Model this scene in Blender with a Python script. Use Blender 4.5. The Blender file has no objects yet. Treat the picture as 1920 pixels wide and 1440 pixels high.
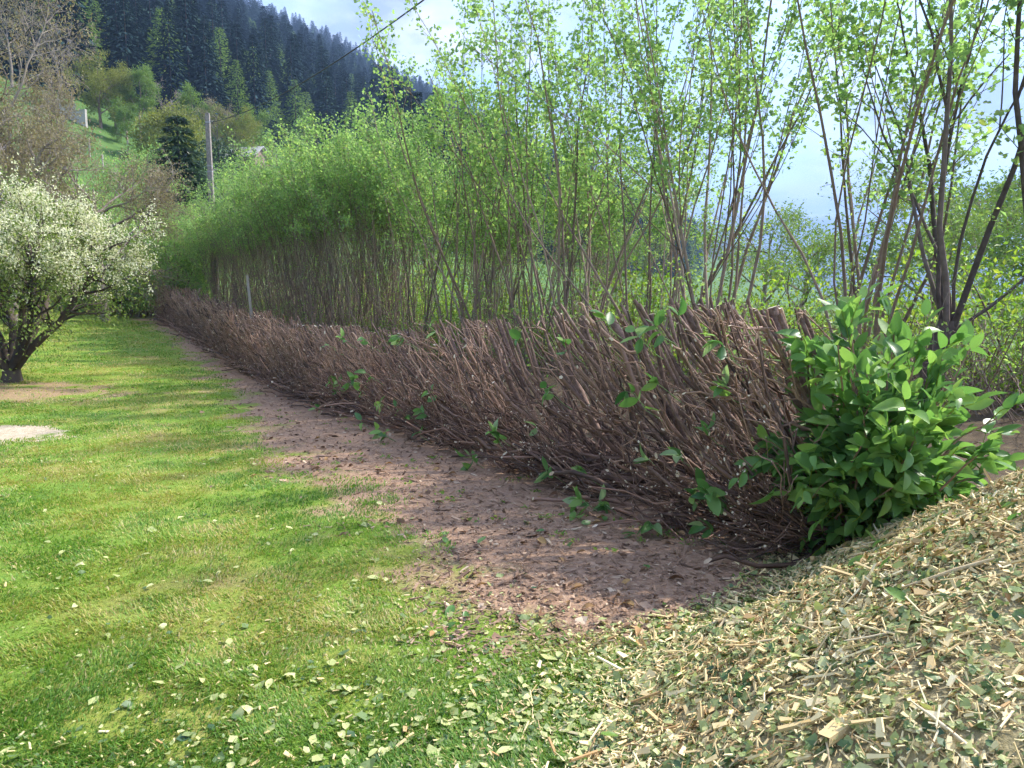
import bpy, math
import numpy as np
from mathutils import Vector

# ------------------------------------------------------------------ camera, sky, sun, exposure
scene = bpy.context.scene
COL = scene.collection
R = math.radians

cam_data = bpy.data.cameras.new('camera')
cam_data.sensor_width = 36.0
cam_data.lens = 36.0 * 1350 / 1920
cam_data.clip_start = 0.05
cam_data.clip_end = 12000
cam = bpy.data.objects.new('camera', cam_data)
COL.objects.link(cam)
cam.location = (0, 0, 1.62)
cam.rotation_euler = (R(90 - 6.76), 0, 0)
scene.camera = cam

SUN_AZ = R(67)        # to the right of the view direction (+Y)
SUN_EL = R(45)
world = bpy.data.worlds.new('World')
scene.world = world
world.use_nodes = True
wt = world.node_tree
wt.nodes.clear()


def wn(kind, **kw):
    n = wt.nodes.new(kind)
    for k, v in kw.items():
        setattr(n, k, v)
    return n


w_out = wn('ShaderNodeOutputWorld')
w_bg = wn('ShaderNodeBackground')
w_bg.inputs['Strength'].default_value = 0.15
sky = wn('ShaderNodeTexSky', sky_type='NISHITA')
sky.sun_disc = False
sky.sun_elevation = SUN_EL
sky.sun_rotation = SUN_AZ
sky.altitude = 700
sky.air_density = 1.0
sky.dust_density = 1.6
sky.ozone_density = 2.4
tc = wn('ShaderNodeTexCoord')
sep = wn('ShaderNodeSeparateXYZ')
wt.links.new(tc.outputs['Generated'], sep.inputs[0])
zadd = wn('ShaderNodeMath', operation='ADD')
zadd.inputs[1].default_value = 0.22
wt.links.new(sep.outputs['Z'], zadd.inputs[0])
zmax = wn('ShaderNodeMath', operation='MAXIMUM')
zmax.inputs[1].default_value = 0.08
wt.links.new(zadd.outputs[0], zmax.inputs[0])
dx = wn('ShaderNodeMath', operation='DIVIDE')
dy = wn('ShaderNodeMath', operation='DIVIDE')
wt.links.new(sep.outputs['X'], dx.inputs[0]); wt.links.new(zmax.outputs[0], dx.inputs[1])
wt.links.new(sep.outputs['Y'], dy.inputs[0]); wt.links.new(zmax.outputs[0], dy.inputs[1])
comb = wn('ShaderNodeCombineXYZ')
wt.links.new(dx.outputs[0], comb.inputs[0]); wt.links.new(dy.outputs[0], comb.inputs[1])
cn = wn('ShaderNodeTexNoise')
cn.inputs['Scale'].default_value = 1.15
cn.inputs['Detail'].default_value = 7
cn.inputs['Roughness'].default_value = 0.55
cn.inputs['Distortion'].default_value = 0.35
wt.links.new(comb.outputs[0], cn.inputs['Vector'])
cr = wn('ShaderNodeValToRGB')
cr.color_ramp.elements[0].position = 0.42
cr.color_ramp.elements[0].color = (0.12, 0.12, 0.12, 1)
cr.color_ramp.elements[1].position = 0.58
cr.color_ramp.elements[1].color = (0.96, 0.96, 0.96, 1)
wt.links.new(cn.outputs['Fac'], cr.inputs[0])
cmix = wn('ShaderNodeMixRGB')
cn2 = wn('ShaderNodeTexNoise')
cn2.inputs['Scale'].default_value = 2.1
cn2.inputs['Detail'].default_value = 6
cn2.inputs['Roughness'].default_value = 0.6
wt.links.new(comb.outputs[0], cn2.inputs['Vector'])
cr2 = wn('ShaderNodeValToRGB')
cr2.color_ramp.elements[0].position = 0.43
cr2.color_ramp.elements[0].color = (1.2, 1.3, 1.75, 1)
cr2.color_ramp.elements[1].position = 0.58
cr2.color_ramp.elements[1].color = (3.6, 3.65, 3.9, 1)
wt.links.new(cn2.outputs['Fac'], cr2.inputs[0])
wt.links.new(cr2.outputs[0], cmix.inputs['Color2'])
wt.links.new(cr.outputs[0], cmix.inputs['Fac'])
wt.links.new(sky.outputs[0], cmix.inputs['Color1'])
wt.links.new(cmix.outputs[0], w_bg.inputs['Color'])
wt.links.new(w_bg.outputs[0], w_out.inputs['Surface'])

sun_data = bpy.data.lights.new('sun', 'SUN')
sun_data.energy = 3.5
sun_data.angle = R(1.6)
sun_data.color = (1.0, 0.95, 0.86)
sun = bpy.data.objects.new('sun', sun_data)
COL.objects.link(sun)
SUN_DIR = Vector((math.sin(SUN_AZ) * math.cos(SUN_EL), math.cos(SUN_AZ) * math.cos(SUN_EL), math.sin(SUN_EL)))
sun.rotation_euler = SUN_DIR.to_track_quat('Z', 'Y').to_euler()
sun.location = (20, 20, 40)

scene.view_settings.view_transform = 'Standard'
scene.view_settings.look = 'None'
scene.view_settings.gamma = 1.0
scene.view_settings.exposure = 1.74
scene.cycles.use_denoising = True
scene.cycles.max_bounces = 5
scene.cycles.diffuse_bounces = 3
scene.cycles.glossy_bounces = 2
scene.cycles.transmission_bounces = 4
scene.cycles.transparent_max_bounces = 4
scene.cycles.volume_bounces = 0
scene.cycles.use_adaptive_sampling = True
scene.cycles.adaptive_threshold = 0.03
scene.cycles.sample_clamp_indirect = 6

# ------------------------------------------------------------------ helpers
UP = np.array([0.0, 0.0, 1.0])


def fbm(x, y, seed=0, octaves=4, scale=1.0):
    """cheap value noise in 0..1"""
    x = np.asarray(x, float) * scale; y = np.asarray(y, float) * scale
    out = np.zeros(np.broadcast(x, y).shape); amp = 1.0; tot = 0
    for o in range(octaves):
        xi = np.floor(x).astype(np.int64); yi = np.floor(y).astype(np.int64)
        fx = x - xi; fy = y - yi
        fx = fx * fx * (3 - 2 * fx); fy = fy * fy * (3 - 2 * fy)

        def h(a, b):
            n = (a * 374761393 + b * 668265263 + (seed + o * 17) * 974634541) & 0x7fffffff
            n = ((n ^ (n >> 13)) * 1274126177) & 0x7fffffff
            n = n ^ (n >> 16)
            return (n & 0xffff) / 65535.0
        v = (h(xi, yi) * (1 - fx) + h(xi + 1, yi) * fx) * (1 - fy) + (h(xi, yi + 1) * (1 - fx) + h(xi + 1, yi + 1) * fx) * fy
        out += v * amp; tot += amp; amp *= 0.5; x = x * 2.03 + 11.3; y = y * 2.03 + 5.7
    return out / tot


def sstep(a, b, v):
    t = np.clip((np.asarray(v, float) - a) / (b - a), 0, 1)
    return t * t * (3 - 2 * t)


def norm(v):
    return v / np.maximum(np.linalg.norm(v, axis=-1, keepdims=True), 1e-9)


class MB:
    """mesh collector: vertex blocks, face blocks (n x k), material index and a 'tint' per vertex"""
    def __init__(self):
        self.v = []; self.t = []; self.f = []; self.n = 0

    def add(self, V, F, mat=0, tint=0.5, smooth=False):
        V = np.asarray(V, np.float32).reshape(-1, 3)
        F = np.asarray(F, np.int64)
        if len(V) == 0 or len(F) == 0:
            return
        self.v.append(V)
        self.t.append(np.broadcast_to(np.asarray(tint, np.float32), (len(V),)))
        self.f.append((F + self.n, mat, smooth))
        self.n += len(V)

    def add_faces(self, F, mat=0, smooth=False, offset=0):
        self.f.append((np.asarray(F, np.int64) + offset, mat, smooth))

    def mesh(self, name, mats):
        me = bpy.data.meshes.new(name)
        V = np.concatenate(self.v)
        loops = np.concatenate([F.reshape(-1) for F, _, _ in self.f])
        sizes = np.concatenate([np.full(len(F), F.shape[1]) for F, _, _ in self.f])
        mi = np.concatenate([np.full(len(F), m) for F, m, _ in self.f])
        sm = np.concatenate([np.full(len(F), s) for F, _, s in self.f])
        starts = np.concatenate([[0], np.cumsum(sizes)[:-1]])
        me.vertices.add(len(V)); me.vertices.foreach_set('co', V.reshape(-1))
        me.loops.add(len(loops)); me.loops.foreach_set('vertex_index', loops.astype(np.int32))
        me.polygons.add(len(sizes))
        me.polygons.foreach_set('loop_start', starts.astype(np.int32))
        me.polygons.foreach_set('material_index', mi.astype(np.int32))
        me.polygons.foreach_set('use_smooth', sm.astype(bool))
        a = me.attributes.new('tint', 'FLOAT', 'POINT')
        a.data.foreach_set('value', np.concatenate(self.t).astype(np.float32))
        for m in (mats if isinstance(mats, (list, tuple)) else [mats]):
            me.materials.append(m)
        me.update(calc_edges=True)
        me.validate()
        return me

    def build(self, name, mats, parent=None, loc=None, kind=None):
        return link(name, self.mesh(name, mats), parent, loc, kind=kind)


def link(name, data, parent=None, loc=None, rot=None, scale=None, kind=None):
    o = bpy.data.objects.new(name, data)
    COL.objects.link(o)
    if parent is not None:
        o.parent = parent
    if loc is not None:
        o.location = loc
    if rot is not None:
        o.rotation_euler = rot
    if scale is not None:
        o.scale = (scale,) * 3 if np.isscalar(scale) else scale
    if kind:
        o['kind'] = kind
    return o


def tag(o, label, cat, group=None, kind=None):
    o['label'] = label; o['category'] = cat
    if group:
        o['group'] = group
    if kind:
        o['kind'] = kind
    return o


def thing(name, label, cat, loc=(0, 0, 0), rotz=0.0, group=None):
    o = link(name, None, None, loc, (0, 0, rotz))
    o.empty_display_size = 0.2
    return tag(o, label, cat, group)


def copy_tree(o, parent=None):
    c = o.copy(); COL.objects.link(c); c.parent = parent
    for ch in list(o.children):
        copy_tree(ch, c)
    return c


def tubes(mb, paths, sides=5, mat=0, cap_mat=None, tint=None, smooth=True, cut=None):
    """paths: list of (points k x 3, radii k)"""
    groups = {}
    for i, (p, r) in enumerate(paths):
        groups.setdefault(len(p), []).append(i)
    for k, idx in groups.items():
        P = np.array([paths[i][0] for i in idx], float)
        Rr = np.array([paths[i][1] for i in idx], float)
        n = len(idx)
        T = np.zeros_like(P)
        T[:, 1:-1] = P[:, 2:] - P[:, :-2]; T[:, 0] = P[:, 1] - P[:, 0]; T[:, -1] = P[:, -1] - P[:, -2]
        T = norm(T)
        ref = np.array([0.83, 0.42, 0.36]); ref /= np.linalg.norm(ref)
        A = norm(np.cross(T, ref)); B = np.cross(T, A)
        ang = np.arange(sides) * 2 * math.pi / sides
        ring = A[:, :, None, :] * np.cos(ang)[None, None, :, None] + B[:, :, None, :] * np.sin(ang)[None, None, :, None]
        V = P[:, :, None, :] + ring * Rr[:, :, None, None]
        if cut is not None:                      # slanted cut: shear the last ring along the branch
            cd = cut[idx]; tl = T[:, -1]
            den = np.sum(tl * cd, -1)
            den = np.where(np.abs(den) < 0.45, 0.45, np.abs(den)) * np.where(den < 0, -1, 1)
            off_ = V[:, -1] - P[:, -1][:, None, :]
            V[:, -1] -= tl[:, None, :] * (np.einsum('nsi,ni->ns', off_, cd) / den[:, None])[:, :, None]
        base = (np.arange(n) * k * sides)[:, None, None]
        j = np.arange(k - 1)[None, :, None] * sides
        s = np.arange(sides)[None, None, :]; s2 = (s + 1) % sides
        F = np.stack([base + j + s, base + j + s2, base + j + sides + s2, base + j + sides + s], -1).reshape(-1, 4)
        if tint is None:
            tv = 0.5
        else:
            tv = np.repeat(np.array([tint[i] for i in idx]), k * sides)
        off = mb.n
        mb.add(V, F, mat, tv, smooth)
        if cap_mat is not None:
            # a cap with its own rim so that the cut stays flat-shaded
            E = V[:, -1] + (T[:, -1] if cut is None else norm(T[:, -1] + cut[idx]))[:, None, :] * 0.0008
            C = (np.arange(n)[:, None] * sides + np.arange(sides)[None, :])
            tvc = 0.5 if tint is None else np.repeat(np.array([tint[i] for i in idx]), sides)
            mb.add(E, C, cap_mat, tvc, False)


# leaf templates: local x = along the leaf, y = across, z = up
def tpl_diamond(w=0.5, fold=0.12):
    V = np.array([[0, 0, 0], [0.45, w / 2, fold], [1, 0, -0.04], [0.45, -w / 2, fold]], float)
    return V, np.array([[0, 2, 1], [0, 3, 2]])


def tpl_lobed():
    """a five-cornered maple-like leaf of six triangles"""
    V = np.array([[0, 0, 0], [0.25, 0.5, 0.05], [0.5, 0.22, 0.0], [0.72, 0.42, 0.04], [1, 0, -0.08], [0.72, -0.42, 0.04], [0.5, -0.22, 0], [0.25, -0.5, 0.05]], float)
    return V, np.array([[0, 2, 1], [0, 4, 2], [2, 4, 3], [0, 6, 4], [6, 5, 4], [0, 7, 6]])


def tpl_laurel(bend=0.12, width=0.42, fold=0.07, n=6):
    xs = np.linspace(0, 1, n + 1)
    V = []; F = []
    for i, x in enumerate(xs):
        w = width * 0.5 * (math.sin(math.pi * min(1, x ** 0.85)) ** 0.75) if 0 < x < 1 else 0.0
        zb = -bend * (x - 0.1) ** 2
        V.append((x, w, zb + fold * w / (width * 0.5) if w else zb))
        V.append((x, 0, zb))
        V.append((x, -w, zb + fold * w / (width * 0.5) if w else zb))
    for i in range(n):
        a = i * 3
        F.append((a, a + 1, a + 4, a + 3)); F.append((a + 1, a + 2, a + 5, a + 4))
    V = np.array(V, float)
    F = np.array(F)
    V[0] = V[2] = V[1]; V[-1] = V[-3] = V[-2]
    V[0, 1] += 0.004; V[2, 1] -= 0.004; V[-3, 1] += 0.003; V[-1, 1] -= 0.003
    return V, F


def frames(dirs, rng, up_bias=0.6, flat=None):
    """rotation bases (n,3,3): columns leaf axis, across, normal"""
    X = norm(dirs)
    rnd = norm(rng.normal(size=X.shape))
    N = norm(rnd * (1 - up_bias) + UP * up_bias)
    Y = norm(np.cross(N, X)); Z = np.cross(X, Y)
    return np.stack([X, Y, Z], -1)


def scatter_leaves(mb, tpl, pos, dirs, size, rng, up_bias=0.6, mat=0, tint=None, smooth=False, basis=None):
    V, F = tpl
    n = len(pos)
    if n == 0:
        return
    M = frames(dirs, rng, up_bias) if basis is None else basis
    size = np.broadcast_to(np.asarray(size, float), (n,))
    W = np.einsum('nij,vj->nvi', M, V) * size[:, None, None] + np.asarray(pos)[:, None, :]
    FF = (np.arange(n)[:, None, None] * len(V) + F[None]).reshape(-1, F.shape[1])
    if tint is None:
        tint = rng.random(n)
    mb.add(W, FF, mat, np.repeat(np.asarray(tint), len(V)), smooth)


# ------------------------------------------------------------------ materials
def new_mat(name):
    m = bpy.data.materials.new(name); m.use_nodes = True
    nt = m.node_tree; nt.nodes.clear()
    return m, nt


def N(nt, kind, **kw):
    n = nt.nodes.new(kind)
    for k, v in kw.items():
        setattr(n, k, v)
    return n


def ramp(nt, stops, fac):
    r = N(nt, 'ShaderNodeValToRGB')
    els = r.color_ramp.elements
    while len(els) < len(stops):
        els.new(0.5)
    for e, (p, c) in zip(els, stops):
        e.position = p; e.color = (*c, 1)
    nt.links.new(fac, r.inputs[0])
    return r.outputs[0]


def attr(nt, name='tint'):
    return N(nt, 'ShaderNodeAttribute', attribute_name=name).outputs['Fac']


def noise(nt, scale, detail=4, rough=0.55, coord='Object', dist=0.0):
    t = N(nt, 'ShaderNodeTexCoord')
    n = N(nt, 'ShaderNodeTexNoise')
    n.inputs['Scale'].default_value = scale; n.inputs['Detail'].default_value = detail
    n.inputs['Roughness'].default_value = rough; n.inputs['Distortion'].default_value = dist
    if coord == 'World':
        g = N(nt, 'ShaderNodeNewGeometry'); nt.links.new(g.outputs['Position'], n.inputs['Vector'])
    else:
        nt.links.new(t.outputs[coord], n.inputs['Vector'])
    return n.outputs['Fac']


def math_n(nt, op, a, b=None, clamp=False):
    m = N(nt, 'ShaderNodeMath', operation=op, use_clamp=clamp)
    for i, s in enumerate((a, b)):
        if s is None:
            continue
        if isinstance(s, (int, float)):
            m.inputs[i].default_value = s
        else:
            nt.links.new(s, m.inputs[i])
    return m.outputs[0]


def leaf_mat(name, stops, rough=0.5, transl=0.4, tcol=1.5, spec=0.4, yellow=1.0, obj_var=0.0):
    m, nt = new_mat(name)
    f = attr(nt)
    if obj_var:
        oi = N(nt, 'ShaderNodeObjectInfo')
        f = math_n(nt, 'ADD', math_n(nt, 'MULTIPLY', f, 1 - obj_var), math_n(nt, 'MULTIPLY', oi.outputs['Random'], obj_var))
    col = ramp(nt, stops, f)
    p = N(nt, 'ShaderNodeBsdfPrincipled')
    nt.links.new(col, p.inputs['Base Color'])
    p.inputs['Roughness'].default_value = rough
    p.inputs['Specular IOR Level'].default_value = spec
    out = N(nt, 'ShaderNodeOutputMaterial')
    if transl > 0:
        t = N(nt, 'ShaderNodeBsdfTranslucent')
        mul = N(nt, 'ShaderNodeMixRGB', blend_type='MULTIPLY')
        mul.inputs[0].default_value = 1
        mul.inputs['Color2'].default_value = (tcol * 1.1 * yellow, tcol * 1.15, tcol * 0.85, 1)
        nt.links.new(col, mul.inputs['Color1'])
        nt.links.new(mul.outputs[0], t.inputs['Color'])
        mx = N(nt, 'ShaderNodeMixShader'); mx.inputs[0].default_value = transl
        nt.links.new(p.outputs[0], mx.inputs[1]); nt.links.new(t.outputs[0], mx.inputs[2])
        nt.links.new(mx.outputs[0], out.inputs[0])
    else:
        nt.links.new(p.outputs[0], out.inputs[0])
    return m


def rough_mat(name, stops, nscale=20, rough=0.85, tintw=0.5, bump=0.3, bscale=60, spec=0.3, stretch=None):
    m, nt = new_mat(name)
    nz = noise(nt, nscale, 5)
    f = math_n(nt, 'ADD', math_n(nt, 'MULTIPLY', attr(nt), tintw), math_n(nt, 'MULTIPLY', nz, 1 - tintw))
    col = ramp(nt, stops, f)
    p = N(nt, 'ShaderNodeBsdfPrincipled')
    nt.links.new(col, p.inputs['Base Color'])
    p.inputs['Roughness'].default_value = rough
    p.inputs['Specular IOR Level'].default_value = spec
    if bump:
        b = N(nt, 'ShaderNodeBump'); b.inputs['Strength'].default_value = bump; b.inputs['Distance'].default_value = 0.01
        nt.links.new(noise(nt, bscale, 4), b.inputs['Height'])
        nt.links.new(b.outputs[0], p.inputs['Normal'])
    out = N(nt, 'ShaderNodeOutputMaterial')
    nt.links.new(p.outputs[0], out.inputs[0])
    return m


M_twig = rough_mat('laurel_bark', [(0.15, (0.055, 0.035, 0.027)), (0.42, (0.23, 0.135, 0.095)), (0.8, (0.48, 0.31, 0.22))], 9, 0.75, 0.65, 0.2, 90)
M_thick = rough_mat('laurel_stem_bark', [(0.25, (0.06, 0.038, 0.03)), (0.48, (0.17, 0.105, 0.08)), (0.62, (0.27, 0.175, 0.135)), (0.8, (0.42, 0.30, 0.23))], 26, 0.8, 0.3, 0.8, 55)
M_cut = rough_mat('fresh_cut_wood', [(0.2, (0.40, 0.29, 0.20)), (0.75, (0.86, 0.76, 0.59))], 25, 0.8, 0.6, 0)
M_stem = rough_mat('grey_brown_bark', [(0.2, (0.11, 0.077, 0.06)), (0.5, (0.26, 0.185, 0.145)), (0.85, (0.42, 0.325, 0.26))], 7, 0.85, 0.5, 0.4, 40)
M_dusk = rough_mat('dark_grey_bark', [(0.2, (0.05, 0.038, 0.034)), (0.5, (0.12, 0.092, 0.08)), (0.85, (0.24, 0.19, 0.165))], 9, 0.88, 0.3, 0.6, 35)
M_darkbark = rough_mat('dark_bark', [(0.2, (0.03, 0.024, 0.02)), (0.8, (0.11, 0.085, 0.07))], 6, 0.9, 0.4, 0.5, 25)
M_greybark = rough_mat('pale_grey_bark', [(0.2, (0.16, 0.13, 0.11)), (0.8, (0.36, 0.31, 0.27))], 6, 0.9, 0.5, 0.3, 25)
M_hedgerow_leaf = leaf_mat('spring_maple_leaf', [(0.0, (0.11, 0.20, 0.07)), (0.45, (0.21, 0.33, 0.11)), (0.8, (0.30, 0.41, 0.13)), (1.0, (0.42, 0.45, 0.10))], 0.5, 0.56, 1.5, obj_var=0.15)
M_under_leaf = leaf_mat('yellow_green_leaf', [(0.0, (0.07, 0.14, 0.02)), (0.5, (0.14, 0.23, 0.025)), (1.0, (0.28, 0.30, 0.04))], 0.5, 0.55, 1.6, obj_var=0.2)
M_laurel = leaf_mat('laurel_leaf', [(0.0, (0.06, 0.14, 0.04)), (0.5, (0.135, 0.27, 0.065)), (0.85, (0.25, 0.39, 0.09)), (0.985, (0.12, 0.22, 0.05)), (1.0, (0.55, 0.42, 0.04))], 0.38, 0.36, 1.6, 0.38)
M_sprig = leaf_mat('young_laurel_leaf', [(0.0, (0.05, 0.15, 0.04)), (0.5, (0.11, 0.24, 0.06)), (1.0, (0.30, 0.40, 0.20))], 0.35, 0.4, 1.4, 0.45)
M_blossom = leaf_mat('cream_blossom', [(0.0, (0.68, 0.68, 0.46)), (0.5, (0.82, 0.80, 0.60)), (1.0, (0.9, 0.87, 0.74))], 0.7, 0.3, 1.0, 0.2, 1.0)
M_fruit_leaf = leaf_mat('olive_fruit_leaf', [(0.0, (0.09, 0.14, 0.035)), (0.6, (0.19, 0.26, 0.06)), (1.0, (0.36, 0.39, 0.11))], 0.55, 0.4, 1.4)
M_bronze_leaf = leaf_mat('bronze_bud_leaf', [(0.0, (0.17, 0.13, 0.085)), (0.5, (0.27, 0.22, 0.13)), (1.0, (0.30, 0.30, 0.14))], 0.6, 0.35, 1.3)
M_mid_leaf = leaf_mat('meadow_tree_leaf', [(0.0, (0.08, 0.15, 0.035)), (0.5, (0.16, 0.25, 0.055)), (1.0, (0.27, 0.35, 0.08))], 0.6, 0.35, 1.3, obj_var=0.4)
M_olive_leaf = leaf_mat('olive_bush_leaf', [(0.0, (0.10, 0.12, 0.03)), (0.5, (0.20, 0.22, 0.045)), (1.0, (0.30, 0.31, 0.065))], 0.6, 0.35, 1.3, obj_var=0.2)
M_dark_leaf = leaf_mat('dark_evergreen_leaf', [(0.0, (0.018, 0.04, 0.018)), (1.0, (0.05, 0.10, 0.04))], 0.5, 0.15, 1.2)
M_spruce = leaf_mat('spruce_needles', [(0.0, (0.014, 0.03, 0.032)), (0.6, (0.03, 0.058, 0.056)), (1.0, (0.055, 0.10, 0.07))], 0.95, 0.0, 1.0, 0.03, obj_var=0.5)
M_larch = leaf_mat('larch_needles', [(0.0, (0.09, 0.16, 0.04)), (1.0, (0.23, 0.34, 0.08))], 0.7, 0.3, 1.2, 0.2, obj_var=0.5)
M_grass = leaf_mat('grass_blade', [(0.0, (0.085, 0.19, 0.03)), (0.35, (0.155, 0.29, 0.04)), (0.6, (0.25, 0.34, 0.055)), (0.82, (0.38, 0.34, 0.09)), (1.0, (0.52, 0.42, 0.23))], 0.5, 0.35, 1.35, 0.35)
M_chip_wood = rough_mat('shredded_wood', [(0.0, (0.46, 0.19, 0.06)), (0.12, (0.40, 0.26, 0.12)), (0.42, (0.64, 0.48, 0.235)), (0.75, (0.82, 0.67, 0.375)), (1.0, (0.90, 0.79, 0.54))], 40, 0.8, 0.8, 0)
M_chip_leaf = leaf_mat('shredded_leaf', [(0.0, (0.045, 0.10, 0.045)), (0.28, (0.14, 0.21, 0.075)), (0.6, (0.36, 0.40, 0.15)), (1.0, (0.60, 0.60, 0.28))], 0.5, 0.2, 1.2, 0.4)
M_litter = rough_mat('brown_litter', [(0.0, (0.09, 0.053, 0.036)), (0.4, (0.24, 0.15, 0.098)), (0.75, (0.38, 0.255, 0.175)), (1.0, (0.58, 0.46, 0.33))], 20, 0.9, 0.85, 0)
M_deadleaf = leaf_mat('dry_leaf', [(0.0, (0.16, 0.085, 0.05)), (0.5, (0.30, 0.19, 0.12)), (0.8, (0.42, 0.24, 0.08)), (1.0, (0.50, 0.42, 0.26))], 0.7, 0.15, 1.0, 0.25)

# ------------------------------------------------------------------ the ground
H0 = np.array([1.95, 4.75]); HD = np.array([-0.532, 0.847]); HD /= np.linalg.norm(HD)
HN = np.array([-HD[1], HD[0]])          # towards the lawn
HL = 31.5                                # hedge length
HILL_N = np.array([-0.9, 0.44])


def ground_z(x, y):
    x = np.asarray(x, float); y = np.asarray(y, float)
    z = 0.0 * x
    t = (x - H0[0]) * HD[0] + (y - H0[1]) * HD[1]
    w = (x - H0[0]) * HN[0] + (y - H0[1]) * HN[1]
    near = 1 - sstep(60, 160, np.hypot(x, y))
    z = z - 0.22 * np.exp(-((t - 10) / 6.5) ** 2) * near
    z = z + 0.75 * sstep(14, 34, t) * near
    z = z + 0.25 * sstep(3, 12, w) * near                # the lawn climbs to the left
    z = z + 0.06 * (fbm(x, y, 3, 3, 0.45) - 0.5) * near
    # behind the hedge, under the tall row
    z = z + 0.28 * sstep(-1.2, -5, w) * (1 - sstep(8, 20, t)) * near
    # the valley floor falls away to the right
    z = z - 3.0 * sstep(-12, -60, w) * (1 - sstep(20, 60, t)) * sstep(12, 60, np.hypot(x, y))
    # hill
    d = HILL_N[0] * x + HILL_N[1] * y - 30
    d = d + 7 * (fbm(x, y, 9, 3, 0.02) - 0.5) * sstep(10, 80, d)
    dd = np.where(d > 0, d * d / (np.abs(d) + 4), 0)
    h = 0.46 * dd + 0.085 * np.maximum(dd - 60, 0)
    cap = 262.0
    h = np.where(h < cap * 0.7, h, cap * 0.7 + (cap * 0.3) * (1 - np.exp(-(h - cap * 0.7) / (cap * 0.3))))
    h = h * (1 + 0.12 * (fbm(x, y, 21, 3, 0.006) - 0.5) * sstep(100, 300, d))
    return z + h


def gz(x, y):
    return float(ground_z(np.array([x]), np.array([y]))[0])


def hp(t, w, z=0.0):
    """hedge coordinates -> world xy"""
    t = np.asarray(t, float); w = np.asarray(w, float)
    return H0[0] + HD[0] * t + HN[0] * w, H0[1] + HD[1] * t + HN[1] * w


def dirt_width(t):
    return 2.35 - 1.25 * sstep(2, 17, t)


def dirt_amount(x, y):
    t = (x - H0[0]) * HD[0] + (y - H0[1]) * HD[1]
    w = (x - H0[0]) * HN[0] + (y - H0[1]) * HN[1]
    n = fbm(x, y, 40, 4, 1.1) - 0.5
    m = (1 - sstep(-0.35, 0.35, w - dirt_width(t) + n * 2.0)) * np.maximum(sstep(-0.75, -0.3, t + n * 0.9), 1 - sstep(0.3, 0.8, w))
    # soil round the blossom tree and a sandy patch
    e1 = np.hypot((x + 9.6) / 2.2, (y - 13.6) / 1.3)
    e2 = np.hypot((x + 7.1) / 1.15, (y - 9.45) / 0.75)
    m = np.maximum(m, 0.8 * (1 - sstep(0.65, 1.1, e1 + n * 0.6)))
    m = np.maximum(m, 1 - sstep(0.75, 1.05, e2 + n * 0.5))
    return m


def axis(neg, pos, a, b):
    out = [0.0]
    while out[-1] < pos:
        out.append(out[-1] + a + b * out[-1])
    lo = [0.0]
    while lo[-1] > -neg:
        lo.append(lo[-1] - a - b * -lo[-1])
    return np.array(lo[:0:-1] + out)


gx = axis(3500, 3500, 0.16, 0.055)
gy = axis(400, 6000, 0.16, 0.05)
GX, GY = np.meshgrid(gx, gy, indexing='xy')
GZ = ground_z(GX, GY)
ny, nx = GX.shape
ii = (np.arange(ny - 1)[:, None] * nx + np.arange(nx - 1)[None, :])
gF = np.stack([ii, ii + 1, ii + nx + 1, ii + nx], -1).reshape(-1, 4)
mb = MB()
mb.add(np.stack([GX, GY, GZ], -1), gF, 0, 0.5, True)

m, nt = new_mat('garden_ground')
geo = N(nt, 'ShaderNodeNewGeometry')
sp = N(nt, 'ShaderNodeSeparateXYZ'); nt.links.new(geo.outputs['Position'], sp.inputs[0])
X_, Y_ = sp.outputs['X'], sp.outputs['Y']


def lin(a, b, c):
    return math_n(nt, 'ADD', math_n(nt, 'ADD', math_n(nt, 'MULTIPLY', X_, a), math_n(nt, 'MULTIPLY', Y_, b)), c)


def sstep_n(a, b, v):
    mr = N(nt, 'ShaderNodeMapRange', interpolation_type='SMOOTHSTEP')
    mr.inputs['From Min'].default_value = a; mr.inputs['From Max'].default_value = b
    nt.links.new(v, mr.inputs['Value'])
    return mr.outputs['Result']


def mixc(f, a, b):
    mx = N(nt, 'ShaderNodeMixRGB')
    for s, i in ((f, 0), (a, 1), (b, 2)):
        if isinstance(s, tuple):
            mx.inputs[i].default_value = (*s, 1)
        elif isinstance(s, (int, float)):
            mx.inputs[i].default_value = s
        else:
            nt.links.new(s, mx.inputs[i])
    return mx.outputs[0]


T_ = lin(HD[0], HD[1], -(H0 @ HD)); W_ = lin(HN[0], HN[1], -(H0 @ HN))
nz1 = noise(nt, 1.1, 6, 0.6, 'World')
n0 = math_n(nt, 'MULTIPLY', math_n(nt, 'SUBTRACT', nz1, 0.5), 3.4)
wid = math_n(nt, 'SUBTRACT', 2.35, math_n(nt, 'MULTIPLY', sstep_n(2, 17, T_), 1.25))
strip = math_n(nt, 'SUBTRACT', 1.0, sstep_n(-0.3, 0.3, math_n(nt, 'ADD', math_n(nt, 'SUBTRACT', W_, wid), n0)))

endm = math_n(nt, 'MAXIMUM', sstep_n(-0.75, -0.3, math_n(nt, 'ADD', T_, math_n(nt, 'MULTIPLY', n0, 0.3))), sstep_n(0.8, 0.3, W_))
strip = math_n(nt, 'MULTIPLY', strip, endm)


def ell(cx, cy, rx, ry, a, b):
    ex = math_n(nt, 'POWER', math_n(nt, 'DIVIDE', math_n(nt, 'SUBTRACT', X_, cx), rx), 2.0)
    ey = math_n(nt, 'POWER', math_n(nt, 'DIVIDE', math_n(nt, 'SUBTRACT', Y_, cy), ry), 2.0)
    e = math_n(nt, 'SQRT', math_n(nt, 'ADD', ex, ey))
    return math_n(nt, 'SUBTRACT', 1.0, sstep_n(a, b, math_n(nt, 'ADD', e, n0)))


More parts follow.
